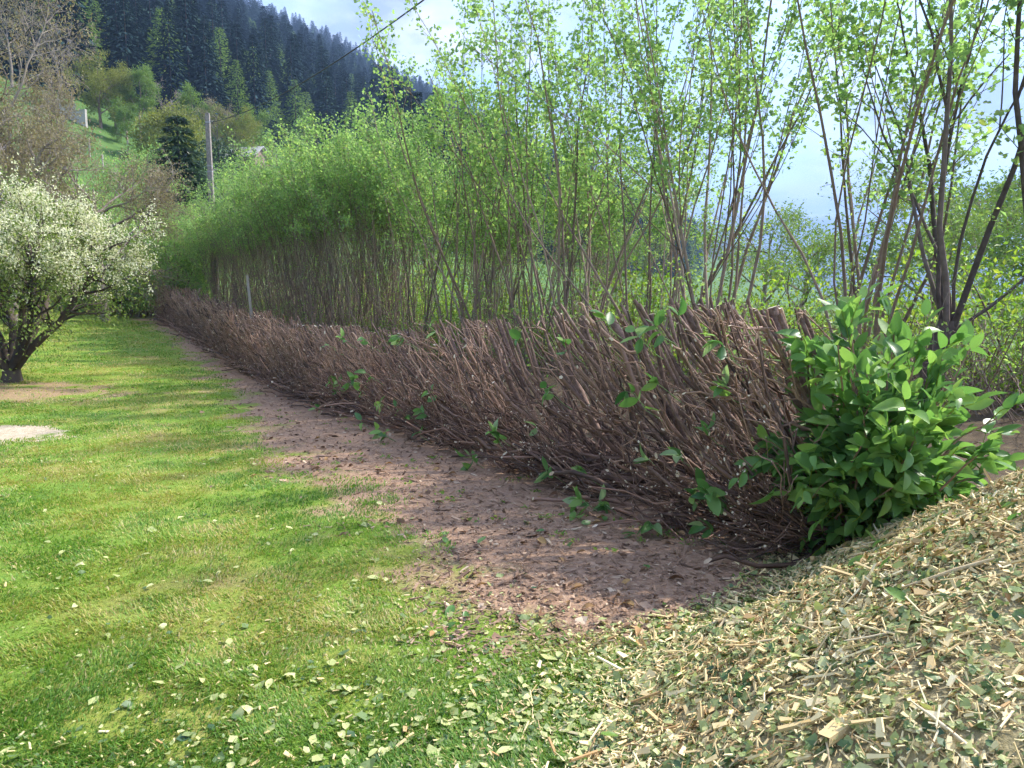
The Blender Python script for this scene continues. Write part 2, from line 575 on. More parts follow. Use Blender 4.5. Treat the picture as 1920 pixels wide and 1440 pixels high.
# lawn: green with mossy and dry patches
lawn = ramp(nt, [(0.3, (0.11, 0.20, 0.03)), (0.46, (0.175, 0.27, 0.04)), (0.56, (0.24, 0.28, 0.055)), (0.68, (0.33, 0.27, 0.11))], noise(nt, 0.9, 8, 0.65, 'World'))
fine = ramp(nt, [(0.25, (0.55, 0.55, 0.5)), (0.5, (1, 1, 1)), (0.8, (1.35, 1.3, 1.2))], noise(nt, 38, 5, 0.7, 'World'))
mul = N(nt, 'ShaderNodeMixRGB', blend_type='MULTIPLY'); mul.inputs[0].default_value = 1
nt.links.new(lawn, mul.inputs[1]); nt.links.new(fine, mul.inputs[2])
soil = ramp(nt, [(0.25, (0.15, 0.09, 0.06)), (0.45, (0.31, 0.195, 0.13)), (0.6, (0.40, 0.27, 0.185)), (0.78, (0.54, 0.41, 0.30))], noise(nt, 24, 9, 0.75, 'World'))
soil = mixc(math_n(nt, 'MULTIPLY', noise(nt, 1.7, 5, 0.6, 'World'), 0.5), soil, (0.39, 0.255, 0.175))
sand = ramp(nt, [(0.3, (0.36, 0.29, 0.2)), (0.7, (0.58, 0.49, 0.37))], noise(nt, 14, 6, 0.6, 'World'))
col = mixc(strip, mul.outputs[0], soil)
col = mixc(math_n(nt, 'MULTIPLY', ell(-9.6, 13.6, 2.2, 1.3, 0.65, 1.1), 0.85), col, soil)
col = mixc(ell(-7.1, 9.45, 1.15, 0.75, 0.75, 1.0), col, sand)
# behind the hedge: leaf litter, then rough meadow
litter = ramp(nt, [(0.3, (0.05, 0.035, 0.025)), (0.6, (0.13, 0.095, 0.06)), (0.8, (0.12, 0.15, 0.04))], noise(nt, 6, 8, 0.7, 'World'))
behind = sstep_n(-0.5, -1.2, W_)
col = mixc(behind, col, litter)
meadow = ramp(nt, [(0.3, (0.05, 0.105, 0.028)), (0.55, (0.08, 0.15, 0.035)), (0.75, (0.13, 0.18, 0.05))], noise(nt, 0.25, 8, 0.6, 'World'))
far_m = sstep_n(-10, -15, W_)
col = mixc(far_m, col, meadow)
up_h = lin(HILL_N[0], HILL_N[1], -30.0)
col = mixc(sstep_n(0, 8, up_h), col, meadow)
col = mixc(sstep_n(62, 75, up_h), col, (0.03, 0.04, 0.025))
pb = N(nt, 'ShaderNodeBsdfPrincipled')
pb.inputs['Roughness'].default_value = 0.95; pb.inputs['Specular IOR Level'].default_value = 0.15
nt.links.new(col, pb.inputs['Base Color'])
bmp = N(nt, 'ShaderNodeBump'); bmp.inputs['Strength'].default_value = 0.8; bmp.inputs['Distance'].default_value = 0.025
nt.links.new(noise(nt, 30, 8, 0.75, 'World'), bmp.inputs['Height'])
nt.links.new(bmp.outputs[0], pb.inputs['Normal'])
nt.links.new(pb.outputs[0], N(nt, 'ShaderNodeOutputMaterial').inputs[0])
ground = mb.build('ground', m, kind='structure')

# far mountains, blue with distance
rng = np.random.default_rng(5)
mb = MB()
for k, (Y0, base_h, x0, x1) in enumerate([(2300, 300, -900, 2600), (3600, 560, -600, 3600)]):
    xs = np.linspace(x0, x1, 120); ds = np.linspace(0, 1, 24)
    XX, DD = np.meshgrid(xs, ds, indexing='xy')
    ridge = base_h * (0.55 + 0.75 * fbm(xs, xs * 0 + k * 7.7, 60 + k, 5, 1 / 620.0))
    ridge = ridge * (0.65 + 0.5 * (1 - sstep(x0, x1, xs)))
    ZZ = ridge[None, :] * np.sin(np.pi * np.clip(DD, 0, 1)) * (0.86 + 0.28 * fbm(XX, DD * 900, 90 + k, 4, 1 / 160.0)) - 12
    YY = Y0 + DD * 1300 + 40 * (fbm(XX, DD * 900, 70 + k, 3, 1 / 200.0) - 0.5)
    a = np.arange(23)[:, None] * 120 + np.arange(119)[None, :]
    mb.add(np.stack([XX, YY, ZZ], -1), np.stack([a, a + 1, a + 121, a + 120], -1).reshape(-1, 4), 0, 0.5, True)
m, nt = new_mat('forested_mountain')
p = N(nt, 'ShaderNodeBsdfPrincipled'); p.inputs['Roughness'].default_value = 1
g = N(nt, 'ShaderNodeNewGeometry'); s_ = N(nt, 'ShaderNodeSeparateXYZ'); nt.links.new(g.outputs['Position'], s_.inputs[0])
hgt = math_n(nt, 'ADD', math_n(nt, 'MULTIPLY', s_.outputs['Z'], 1 / 560.0), math_n(nt, 'MULTIPLY', math_n(nt, 'SUBTRACT', noise(nt, 0.012, 8, 0.7), 0.5), 0.5))
nt.links.new(ramp(nt, [(0.5, (0.03, 0.05, 0.035)), (0.72, (0.06, 0.07, 0.05)), (0.8, (0.25, 0.25, 0.26)), (0.95, (0.75, 0.77, 0.8))], hgt), p.inputs['Base Color'])
nt.links.new(p.outputs[0], N(nt, 'ShaderNodeOutputMaterial').inputs[0])
mb.build('mountains', m, kind='structure')


# ------------------------------------------------------------------ plant generators
def wander(rng, start, d, length, k, wig=0.12, lift=0.0, curve=None):
    pts = [np.array(start, float)]; d = norm(np.array(d, float))
    for i in range(k - 1):
        d = norm(d + rng.normal(size=3) * wig + UP * lift + (curve if curve is not None else 0))
        pts.append(pts[-1] + d * length / (k - 1))
    return np.array(pts)


def at_path(pts, f):
    s = f * (len(pts) - 1); i = min(int(s), len(pts) - 2)
    return pts[i] * (1 - (s - i)) + pts[i + 1] * (s - i), norm(pts[i + 1] - pts[i])


def side_dir(rng, d, ang):
    a = norm(np.cross(d, norm(rng.normal(size=3))))
    return norm(d * math.cos(ang) + a * math.sin(ang))


def leaf_cloud(mb, tpl, anchors, per, spread, size, rng, up_bias=0.55, mat=0, tint_fn=None, droop=0.1):
    """leaves round twig points; anchors: list of (point, direction)"""
    if not anchors:
        return
    A = np.array([a for a, _ in anchors]); D = np.array([d for _, d in anchors])
    n = len(A) * per
    idx = np.repeat(np.arange(len(A)), per)
    pos = A[idx] + rng.normal(size=(n, 3)) * spread
    dirs = norm(D[idx] * 0.5 + rng.normal(size=(n, 3)) * 0.8 - UP * droop)
    clump = rng.normal(size=len(A)) * 0.16
    tint = np.clip(0.45 + clump[idx] + rng.normal(size=n) * 0.16, 0, 1)
    if tint_fn is not None:
        tint = np.clip(tint + tint_fn(pos), 0, 1)
    scatter_leaves(mb, tpl, pos, dirs, size * rng.uniform(0.6, 1.25, n), rng, up_bias, mat, tint)


LOBED = tpl_lobed(); DIAMOND = tpl_diamond(0.55, 0.1); NARROW = tpl_diamond(0.28, 0.04)
LAUREL = [tpl_laurel(b, w, f) for b, w, f in ((0.10, 0.48, 0.06), (0.30, 0.42, 0.10), (-0.05, 0.52, 0.05), (0.45, 0.46, 0.13))]


def make_stool(seed, name, n_stems, height, spread, r0, trunk_h=0.0, trunk_r=0.12, leafy=0.45, twigs=9, per=5,
               size=0.075, low_leaves=0, stems_apart=False, tip_open=1.0, sides=5, base_w=0.22, bare=0.0, lean=(0, 0), fork=0.5, bark=None):
    """one many-stemmed coppiced tree; returns a dict of meshes"""
    rng = np.random.default_rng(seed)
    stems = []; twig_paths = []; anchors = []; low = []
    trunk = []
    if trunk_h:
        trunk.append((wander(rng, (0, 0, -0.15), (rng.normal() * 0.06, rng.normal() * 0.06, 1), trunk_h + 0.15, 7, 0.05, 0.05),
                      np.linspace(trunk_r * 1.25, trunk_r, 7) * np.array([1.15, 1.0, 0.95, 0.95, 1.0, 1.12, 1.1])))
    for i in range(n_stems):
        az = rng.uniform(0, 2 * math.pi); rad = base_w * math.sqrt(rng.random())
        lean_a = abs(rng.normal()) * spread + 0.03
        d = np.array([math.cos(az) * math.sin(lean_a) + lean[0], math.sin(az) * math.sin(lean_a) + lean[1], math.cos(lean_a)])
        start = np.array([math.cos(az) * rad, math.sin(az) * rad, -0.1])
        if trunk_h:
            start = trunk[0][0][-1] + np.array([math.cos(az) * trunk_r * 0.6, math.sin(az) * trunk_r * 0.6, rng.uniform(-0.35, -0.05)])
        h = height * rng.uniform(0.72, 1.04) - (trunk_h if trunk_h else 0)
        k = 10
        pts = wander(rng, start, d, h, k, 0.075, 0.035)
        rr = r0 * rng.uniform(0.55, 1.25)
        rad_k = rr * np.linspace(1, 0.16, k) ** 0.9
        stems.append((pts, rad_k))
        subs = [(pts, rad_k, 1.0)]
        if rng.random() < fork:
            f = rng.uniform(0.25, 0.55); q, dq = at_path(pts, f)
            b = wander(rng, q, side_dir(rng, dq, rng.uniform(0.25, 0.5)), h * (1 - f) * rng.uniform(0.7, 0.95), 8, 0.08, 0.06)
            rb = np.linspace(np.interp(f, np.linspace(0, 1, k), rad_k) * 0.75, r0 * 0.12, 8)
            twig_paths.append((b, rb)); subs.append((b, rb, 0.7))
        for (pp, rk, wgt) in subs:
            nt_ = int(twigs * wgt)
            for j in range(nt_):
                f = leafy + (1 - leafy) * rng.random() ** 0.8
                f = min(f, 0.985)
                if rng.random() < bare:
                    continue
                q, dq = at_path(pp, f)
                L = rng.uniform(0.35, 1.15) * (1.15 - f * 0.6) * tip_open
                tw = wander(rng, q, side_dir(rng, dq, rng.uniform(0.45, 1.0)), L, 5, 0.16, 0.10)
                twig_paths.append((tw, np.linspace(0.007, 0.0025, 5)))
                for f2 in (0.35, 0.6, 0.8, 1.0):
                    anchors.append(at_path(tw, min(f2, 0.999)))
            q, dq = at_path(pp, 0.999)
            anchors += [(q, dq), (q - dq * 0.1, dq), (q - dq * 0.22, dq)]
        for j in range(low_leaves):
            f = rng.uniform(0.06, leafy); q, dq = at_path(pts, f)
            tw = wander(rng, q, side_dir(rng, dq, 1.1), rng.uniform(0.15, 0.5), 4, 0.2, 0.1)
            twig_paths.append((tw, np.linspace(0.005, 0.002, 4)))
            low.append(at_path(tw, 0.7)); low.append(at_path(tw, 0.999))
    out = {'stems': []}
    if trunk:
        t = MB(); tubes(t, trunk, 10, 0); out['trunk'] = t.mesh(name + '_trunk', bark or M_stem)
    if stems_apart:
        for s in stems:
            t = MB(); tubes(t, [s], 7, 0, tint=[rng.random()]); out['stems'].append(t.mesh(name + '_stem', bark or M_stem))
    else:
        t = MB(); tubes(t, stems, sides, 0, tint=rng.random(len(stems))); out['stems'].append(t.mesh(name + '_stems', M_stem))
    t = MB(); tubes(t, twig_paths, 3, 0, tint=rng.random(len(twig_paths))); out['twigs'] = t.mesh(name + '_twigs', bark or M_stem)
    t = MB()
    leaf_cloud(t, DIAMOND if size < 0.06 else LOBED, anchors, per, 0.10, size, rng, 0.5)
    leaf_cloud(t, DIAMOND, low, 4, 0.06, size * 0.9, rng, 0.5, 0, lambda p: 0.2)
    out['crown'] = t.mesh(name + '_crown', M_hedgerow_leaf)
    return out


def place_stool(spec, label, loc, rotz, scale=1.0, group=None, name='coppiced_tree'):
    e = thing(name, label, 'tree', loc, rotz, group)
    e.scale = (scale, scale, scale)
    if 'trunk' in spec:
        link('trunk', spec['trunk'], e)
    for s in spec['stems']:
        link('stem' if len(spec['stems']) > 1 else 'trunk', s, e)
    link('twigs', spec['twigs'], e, kind='stuff')
    link('crown', spec['crown'], e)
    return e


def make_tree(seed, name, height, crown_r, trunk_h, trunk_r, leaf_mat_, bark, n_limbs=7, lv2=6, lv3=5, per=5, size=0.12, spread=0.18,
              limb_up=0.9, multi=0, tpl=DIAMOND, leaf_frac=1.0, extra=None, drop=0.0, twig_r=0.008):
    """broad-crowned tree: trunk, limbs, boughs, twigs, leaves"""
    rng = np.random.default_rng(seed)
    wood = []; fine = []; anchors = []
    tips = []
    if multi:
        for i in range(multi):
            az = i * 2 * math.pi / multi + rng.uniform(-0.4, 0.4)
            tips.append((np.array([math.cos(az) * trunk_r * 0.5, math.sin(az) * trunk_r * 0.5, trunk_h]), np.array([math.cos(az) * 0.75, math.sin(az) * 0.75, 0.85]), trunk_r * 0.55))
        wood.append((np.array([[0, 0, -0.2], [0, 0, 0.05], [0.01, 0, trunk_h * 0.5], [0, 0.01, trunk_h + 0.08]]), np.array([1.35, 1.15, 1.0, 0.9]) * trunk_r))
    else:
        tp = wander(rng, (0, 0, -0.2), (0, 0, 1), height * 0.8 + 0.2, 10, 0.06, 0.1)
        wood.append((tp, trunk_r * np.linspace(1.15, 0.18, 10)))
        for i in range(n_limbs):
            f = trunk_h / height + (0.93 - trunk_h / height) * (i + rng.random() * 0.6) / n_limbs
            q, dq = at_path(tp, min(0.99, f)); az = i * 2.4 + rng.uniform(-0.3, 0.3)
            tips.append((q, np.array([math.cos(az), math.sin(az), limb_up * rng.uniform(0.4, 1.1)]), trunk_r * (0.55 - 0.3 * f)))
    H = height
    for (q, d, r) in tips:
        up = (q[2] - trunk_h) / max(H - trunk_h, 0.1)
        L = crown_r * (1.15 - 0.45 * abs(up - 0.35)) * rng.uniform(0.8, 1.1)
        if multi:
            L = math.hypot(H - trunk_h, crown_r) * rng.uniform(0.62, 0.8)
        lp = wander(rng, q, d, L, 8, 0.13, 0.05)
        wood.append((lp, np.linspace(r, r * 0.2, 8)))
        for j in range(lv2):
            f = rng.uniform(0.25, 1.0) ** 0.8; q2, d2 = at_path(lp, min(f, 0.995))
            L2 = L * rng.uniform(0.35, 0.6) * (1.2 - 0.5 * f)
            bp = wander(rng, q2, side_dir(rng, d2, rng.uniform(0.5, 1.15)), L2, 6, 0.17, 0.03 - drop)
            fine.append((bp, np.linspace(r * 0.35, twig_r * 0.7, 6)))
            for k in range(lv3):
                f3 = rng.uniform(0.3, 1.0); q3, d3 = at_path(bp, min(f3, 0.995))
                L3 = L2 * rng.uniform(0.3, 0.6)
                tw = wander(rng, q3, side_dir(rng, d3, rng.uniform(0.4, 1.1)), L3, 4, 0.2, 0.02 - drop)
                fine.append((tw, np.linspace(twig_r, twig_r * 0.4, 4)))
                for f4 in (0.4, 0.7, 1.0):
                    if rng.random() < leaf_frac:
                        anchors.append(at_path(tw, min(f4, 0.999)))
    out = {}
    t = MB(); tubes(t, wood, 7, 0, tint=rng.random(len(wood))); out['trunk'] = t.mesh(name + '_trunk', bark)
    t = MB(); tubes(t, fine, 3, 0, tint=rng.random(len(fine))); out['branches'] = t.mesh(name + '_branches', bark)
    if per and anchors:
        t = MB(); leaf_cloud(t, tpl, anchors, per, spread, size, rng, 0.45, droop=0.15); out['crown'] = t.mesh(name + '_crown', leaf_mat_)
    if extra:
        out.update(extra(rng, anchors, name))
    return out


def place_tree(spec, name, label, loc, rotz=0.0, scale=1.0, group=None, cat='tree'):
    e = thing(name, label, cat, loc, rotz, group)
    e.scale = (scale,) * 3 if np.isscalar(scale) else scale
    for part, me in spec.items():
        link(part, me, e, kind='stuff' if part in ('branches', 'twigs') else None)
    return e


def make_bush(seed, name, r, h, mat_, n_stems=10, per=5, size=0.09, n_anchor=260, spread=0.09, bark=None, shell=0.55, tpl=DIAMOND, lift=0.12):
    rng = np.random.default_rng(seed)
    anchors = []; paths = []
    for i in range(n_anchor):
        v = norm(rng.normal(size=3)); v[2] = abs(v[2]) * 1.0
        rr = shell + (1 - shell) * rng.random() ** 0.6
        lump = 0.75 + 0.5 * fbm(np.array([v[0] * 2 + 5]), np.array([v[1] * 2 + v[2] * 2.2 + 5]), seed, 3, 1.3)[0]
        p = np.array([v[0] * r * rr * lump, v[1] * r * rr * lump, lift * h + v[2] * h * (1 - lift) * rr * lump])
        anchors.append((p, norm(v + UP * 0.4)))
    for i in range(n_stems):
        a = anchors[rng.integers(len(anchors))][0]
        s = np.array([rng.normal() * 0.15 * r, rng.normal() * 0.15 * r, -0.1])
        mid = (s + a) * 0.5 + UP * 0.12 * h
        pts = np.array([s, s * 0.6 + mid * 0.4, mid, mid * 0.5 + a * 0.5, a]) + rng.normal(size=(5, 3)) * 0.02
        paths.append((pts, np.linspace(0.022, 0.005, 5) * max(0.6, r)))
    out = {}
    t = MB(); tubes(t, paths, 4, 0, tint=rng.random(len(paths))); out['stems'] = t.mesh(name + '_stems', bark or M_stem)
    t = MB(); leaf_cloud(t, tpl, anchors, per, spread, size, rng, 0.5); out['foliage'] = t.mesh(name + '_foliage', mat_)
    return out


# ------------------------------------------------------------------ tall coppiced row behind the hedge
R0 = np.array([6.35, 9.0]); R1 = np.array([-12.6, 33.0])
dense = [make_stool(100 + i, 'dense_stool', 46, 7.9, 0.17, 0.017, leafy=0.69, twigs=6, per=5, size=0.078, low_leaves=2, base_w=0.75, sides=4, fork=0.7) for i in range(4)]
mid = [make_stool(200 + i, 'mid_stool', 15, 8.9, 0.21, 0.030, leafy=0.46, twigs=13, per=6, size=0.078, low_leaves=5, stems_apart=True, base_w=0.35, bare=0.1) for i in range(3)]
fork_a = make_stool(301, 'pollard', 8, 7.6, 0.33, 0.036, trunk_h=1.15, trunk_r=0.11, leafy=0.30, twigs=10, per=4, size=0.10, low_leaves=1, stems_apart=True, bare=0.45, fork=0.9, bark=M_dusk)
fork_b = make_stool(302, 'pollard', 7, 8.0, 0.22, 0.04, trunk_h=1.55, trunk_r=0.14, leafy=0.30, twigs=12, per=5, size=0.10, low_leaves=1, stems_apart=True, bare=0.3, fork=0.9, lean=(-0.05, 0), bark=M_dusk)

rng = np.random.default_rng(11)


def row_point(s, off=0.0):
    p = R0 + (R1 - R0) * s
    d = (R1 - R0) / np.linalg.norm(R1 - R0)
    return p + np.array([d[1], -d[0]]) * off


RG = 'tall many-stemmed trees in the row behind the hedge'
near_labels = [
    (-0.012, 0.0, fork_b, 'thick-trunked pollard beside the laurel bush, at the open end of the tall row', 1.0, 0.3),
    (0.035, -0.1, fork_a, 'forked pollard standing behind the laurel bush, its bare limbs spreading against the sky', 1.0, 1.1),
    (0.075, 0.5, mid[0], 'slender sparse coppiced tree just behind the stubs where hedge meets laurel bush', 0.88, 0.4),
    (0.145, -0.2, mid[1], 'dense bundle of upright stems, big coppiced tree rising behind the thick hedge stubs', 1.02, 2.0),
    (0.205, 0.4, mid[2], 'airy coppiced tree with bluish hills showing between its long stems', 1.0, 4.0),
    (0.262, -0.1, mid[0], 'coppiced tree with tall leafy tips reaching the top edge of the photo', 0.98, 3.1),
    (0.325, 0.3, mid[1], 'coppiced tree at the step where the tall row drops from high to lower tips', 0.93, 5.2),
]
for s, off, spec, lab, sc_, rz in near_labels:
    p = row_point(s, off)
    place_stool(spec, lab, (p[0], p[1], gz(*p)), rz, sc_, RG)
i = 0
s = 0.385
while s < 1.12:
    for off in ((-0.35, 0.9) if s > 0.5 else (0.1,)):
        ss = s + rng.uniform(-0.012, 0.012) + (0.02 if off > 0.5 else 0)
        p = row_point(ss, off + rng.uniform(-0.2, 0.2))
        if s < 0.5:
            spec = mid[i % 3]
        else:
            spec = dense[i % 4]
        sc_ = rng.uniform(0.93, 1.04) * float(np.interp(ss, [0.38, 0.5, 0.6, 0.7, 0.8, 0.9, 1.0, 1.12], [0.92, 0.88, 0.86, 0.83, 0.78, 0.71, 0.65, 0.6]))
        place_stool(spec, 'slim coppiced tree with bare lower stems, crowded in the row running towards the utility pole' if s >= 0.5 else
                    'tall thin-stemmed coppiced tree in the middle stretch of the row', (p[0], p[1], gz(*p)), rng.uniform(0, 6.28), sc_,
                    'crowded coppiced trees towards the pole' if s >= 0.5 else 'coppiced trees in the middle of the row')
        i += 1
    s += 0.046 if s < 0.5 else 0.05
# lower leafy end behind the far end of the hedge
for k, (x, y, sc_) in enumerate([(-15.4, 35.2, 0.60), (-17.2, 36.6, 0.56), (-18.9, 38.0, 0.54), (-20.6, 39.8, 0.55), (-16.8, 39.5, 0.6), (-19.2, 42.0, 0.6), (-22.4, 43.0, 0.6)]):
    place_stool(dense[(k + 1) % 4], 'short bright green coppiced tree behind the far end of the cut hedge', (x, y, gz(x, y)), k * 1.3, sc_, 'short coppiced trees beyond the hedge end')

# yellow-green undergrowth seen between the stems
under = [make_bush(400 + i, 'undershrub', 1.0, 1.7, M_under_leaf, 12, 4, 0.085, 230, 0.12, shell=0.2) for i in range(3)]
UG = 'sunlit shrubs in the undergrowth behind the tall row'
for k in range(58):
    s = -0.03 + k * 0.0165 + rng.uniform(-0.008, 0.008)
    off = (rng.uniform(0.8, 2.6), rng.uniform(2.2, 5.0), rng.uniform(-0.8, 0.2))[k % 3]
    p = row_point(s, off)
    sc_ = rng.uniform(0.75, 1.25) * (1.0, 1.45, 0.7)[k % 3]
    place_tree(under[k % 3], 'undergrowth_shrub', 'loose yellow-green shrub lit from behind among the tall stems', (p[0], p[1], gz(*p)), rng.uniform(0, 6), sc_, UG, 'shrub')

# extra coppice behind the middle of the row and tangled bare thickets at its foot
for k in range(4):
    p = row_point(0.30 + 0.055 * k + rng.uniform(-0.01, 0.01), rng.uniform(1.6, 3.2))
    place_stool(dense[k % 4], 'thin coppiced tree half hidden behind the front stems of the row', (p[0], p[1], gz(*p)), k * 0.9, rng.uniform(0.62, 0.8), 'coppiced trees half hidden in the row')


def make_thicket(seed):
    rng = np.random.default_rng(seed)
    paths = []; anchors = []
    for i in range(110):
        s0 = np.array([rng.normal() * 0.7, rng.normal() * 0.5, -0.05])
        p = wander(rng, s0, (rng.normal() * 0.7, rng.normal() * 0.7, 1), rng.uniform(0.5, 2.0), 6, 0.2, -0.02)
        paths.append((p, np.linspace(rng.uniform(0.005, 0.011), 0.003, 6)))
        if rng.random() < 0.35:
            anchors += [at_path(p, 0.8), at_path(p, 0.999), at_path(p, 0.6)]
    t = MB(); tubes(t, paths, 4, 0, tint=rng.random(len(paths)) * 0.8)
    l = MB(); leaf_cloud(l, DIAMOND, anchors, 4, 0.09, 0.07, rng)
    return {'stems': t.mesh('thicket_stems', M_stem), 'foliage': l.mesh('thicket_foliage', M_hedgerow_leaf)}


thick = [make_thicket(450 + i) for i in range(3)]
for k in range(40):
    p = row_point(-0.02 + k * 0.0255 + rng.uniform(-0.01, 0.01), rng.uniform(-0.7, 1.6))
    place_tree(thick[k % 3], 'thicket', 'low tangle of thin brown shoots at the foot of the tall row', (p[0], p[1], gz(*p)), rng.uniform(0, 6), rng.uniform(0.7, 1.15), 'tangled thickets under the tall row', 'thicket')

# ------------------------------------------------------------------ blossom tree and bronze tree on the lawn side
def blossom_extra(rng, anchors, name):
    A = np.array([a for a, _ in anchors]); D = np.array([d for _, d in anchors])
    c = np.array([0, 0, 2.3]); out = norm(A - c)
    sel = (A[:, 2] > 1.55 + 0.9 * rng.random(len(A))) & (fbm(A[:, 0] * 1.3 + A[:, 2], A[:, 1] * 1.3 + A[:, 2] * 0.7, 15, 3, 1.6) > 0.42)
    A, D, out = A[sel], D[sel], out[sel]
    per = 12
    idx = np.repeat(np.arange(len(A)), per)
    pos = A[idx] + out[idx] * 0.05 + UP * 0.05 + rng.normal(size=(len(idx), 3)) * 0.05
    t = MB()
    scatter_leaves(t, DIAMOND, pos, norm(rng.normal(size=(len(idx), 3))), rng.uniform(0.035, 0.07, len(idx)), rng, 0.6)
    return {'blossom': t.mesh(name + '_blossom', M_blossom)}


fruit = make_tree(500, 'blossom', 3.4, 3.2, 0.3, 0.2, M_fruit_leaf, M_darkbark, lv2=20, lv3=13, per=4, size=0.075, spread=0.10,
                  multi=9, extra=blossom_extra, drop=0.03, twig_r=0.006)
bx, by = -10.35, 14.8
place_tree(fruit, 'blossom_tree', 'low spreading fruit tree covered in creamy white blossom on the lawn', (bx, by, gz(bx, by)), 0.5, (0.88, 0.88, 1.0))
bronze = make_tree(510, 'bronze', 9.2, 4.6, 1.6, 0.26, M_bronze_leaf, M_greybark, n_limbs=14, lv2=12, lv3=9, per=7, size=0.11, spread=0.16, limb_up=0.7, leaf_frac=0.8, twig_r=0.011)
for (x, y, sc_, rz, lab) in [(-17.6, 25.5, (0.74, 0.74, 1.0), 0.0, 'large tree with pale limbs and bronze young leaves behind the blossom tree'),
                             (-20.6, 28.0, (0.8, 0.8, 1.0), 2.2, 'bronze-leaved tree cut by the photo edge, beyond the blossom tree'),
                             (-16.6, 29.5, 0.72, 4.2, 'smaller bronze-leaved tree between the blossom tree and the bright green shrubs')]:
    place_tree(bronze, 'bronze_tree', lab, (x, y, gz(x, y)), rz, sc_, 'bronze-leaved trees above the blossom tree')

# ------------------------------------------------------------------ middle distance: shrubs, meadow trees, conifer
def on_ground(px, Y):
    x = (px - 960) / 1350.0 * Y
    return (x, Y, gz(x, Y))


bright = [make_bush(600 + i, 'bright_shrub', 1.8, 3.4, M_hedgerow_leaf, 16, 9, 0.12, 700, 0.16, shell=0.45) for i in range(2)]
for k, (px, Y, sc_) in enumerate([(258, 52, 1.35), (292, 50, 1.6), (325, 54, 1.65), (268, 45, 1.2), (300, 43, 1.2), (352, 45, 1.1), (440, 60, 1.5), (470, 64, 1.5), (385, 52, 1.3)]):
    place_tree(bright[k % 2], 'leafy_shrub', 'rounded fresh green shrub at the foot of the meadow slope', on_ground(px, Y), k * 1.7, sc_, 'fresh green shrubs below the meadow', 'shrub')

for k, (x, y, sc_) in enumerate([(-15.6, 33.4, 1.05), (-17.3, 33.9, 1.35), (-18.9, 34.6, 1.4), (-20.6, 35.4, 1.45), (-22.6, 36.6, 1.5), (-16.6, 35.6, 1.45)]):
    place_tree(bright[(k + 1) % 2], 'leafy_shrub', 'bright green shrub leafy to the ground, closing the lawn beyond the hedge end', (x, y, gz(x, y)), k * 2.1, sc_, 'green shrubs at the end of the lawn', 'shrub')

olive = make_tree(620, 'olive', 7.5, 2.9, 1.9, 0.16, M_olive_leaf, M_stem, 9, 7, 5, 10, 0.18, 0.22)
green = make_tree(621, 'meadow', 7.0, 2.3, 1.6, 0.14, M_mid_leaf, M_stem, 9, 7, 5, 11, 0.18, 0.22, limb_up=1.2)
bare = make_tree(622, 'bare', 8.0, 2.6, 2.0, 0.13, M_bronze_leaf, M_greybark, 10, 9, 7, 0, limb_up=1.5, twig_r=0.02)
rosy = make_tree(623, 'budding', 8.0, 2.6, 2.0, 0.13, M_bronze_leaf, M_greybark, 10, 8, 6, 3, 0.13, 0.2, limb_up=1.4, twig_r=0.018, leaf_frac=0.7)
for spec, px, Y, sc_, rz, nm, lab in [
        (olive, 215, 82, 0.98, 0.3, 'meadow_tree', 'olive-green round-headed tree just below the pale wall on the meadow'),
        (olive, 243, 84, 0.9, 2.0, 'meadow_tree', 'slender olive tree with a bare trunk, second along the meadow edge from the wall'),
        (green, 286, 84, 1.05, 0.9, 'meadow_tree', 'pale yellow-green tree in front of the dark spruces above the round olive bush'),
        (green, 262, 78, 0.62, 2.9, 'meadow_tree', 'low fresh green tree leaning over the meadow edge'),
        (bare, 333, 88, 0.85, 0.4, 'bare_tree', 'leafless grey tree in front of the dark spruces'),
        (green, 385, 92, 1.0, 4.4, 'meadow_tree', 'upright vivid green tree at the forest edge just above the utility pole top'),
        (rosy, 425, 84, 1.0, 1.4, 'budding_tree', 'tall half-leafed grey tree beside the utility pole top'),
        (olive, 452, 86, 0.95, 5.0, 'meadow_tree', 'soft olive tree between the pole and the shed roof'),
        (green, 492, 96, 1.05, 1.9, 'meadow_tree', 'lone vivid green tree against the spruces under the sloping wire'),
        (bare, 505, 78, 0.62, 3.4, 'bare_tree', 'reddish leafless shrub-like tree above the shed roof'),
        (bare, 148, 84, 1.05, 1.0, 'bare_tree', 'tall leafless grey tree standing in front of the pale wall'),
        (rosy, 60, 84, 1.25, 2.0, 'budding_tree', 'grey-brown budding tree on the slope at the photo edge'),
        (rosy, 105, 92, 1.35, 0.6, 'budding_tree', 'large grey-brown budding tree above the pale wall'),
        (bare, 180, 96, 1.1, 5.0, 'bare_tree', 'leafless tree behind the end of the pale wall'),
]:
    place_tree(spec, nm, lab, on_ground(px, Y), rz, sc_, 'meadow trees')
obush = make_bush(640, 'olive_bush', 2.7, 4.7, M_olive_leaf, 14, 11, 0.2, 900, 0.22, shell=0.6)
place_tree(obush, 'round_bush', 'big rounded olive-green bush on the meadow slope', on_ground(340, 74), 0, 1.35, None, 'bush')
dbush = make_bush(641, 'dark_bush', 1.9, 3.2, M_dark_leaf, 10, 11, 0.15, 500, 0.16, shell=0.5)
place_tree(dbush, 'dark_bush', 'dark bluish evergreen bush just beyond the utility pole', on_ground(424, 64), 0, 1.9, None, 'bush')

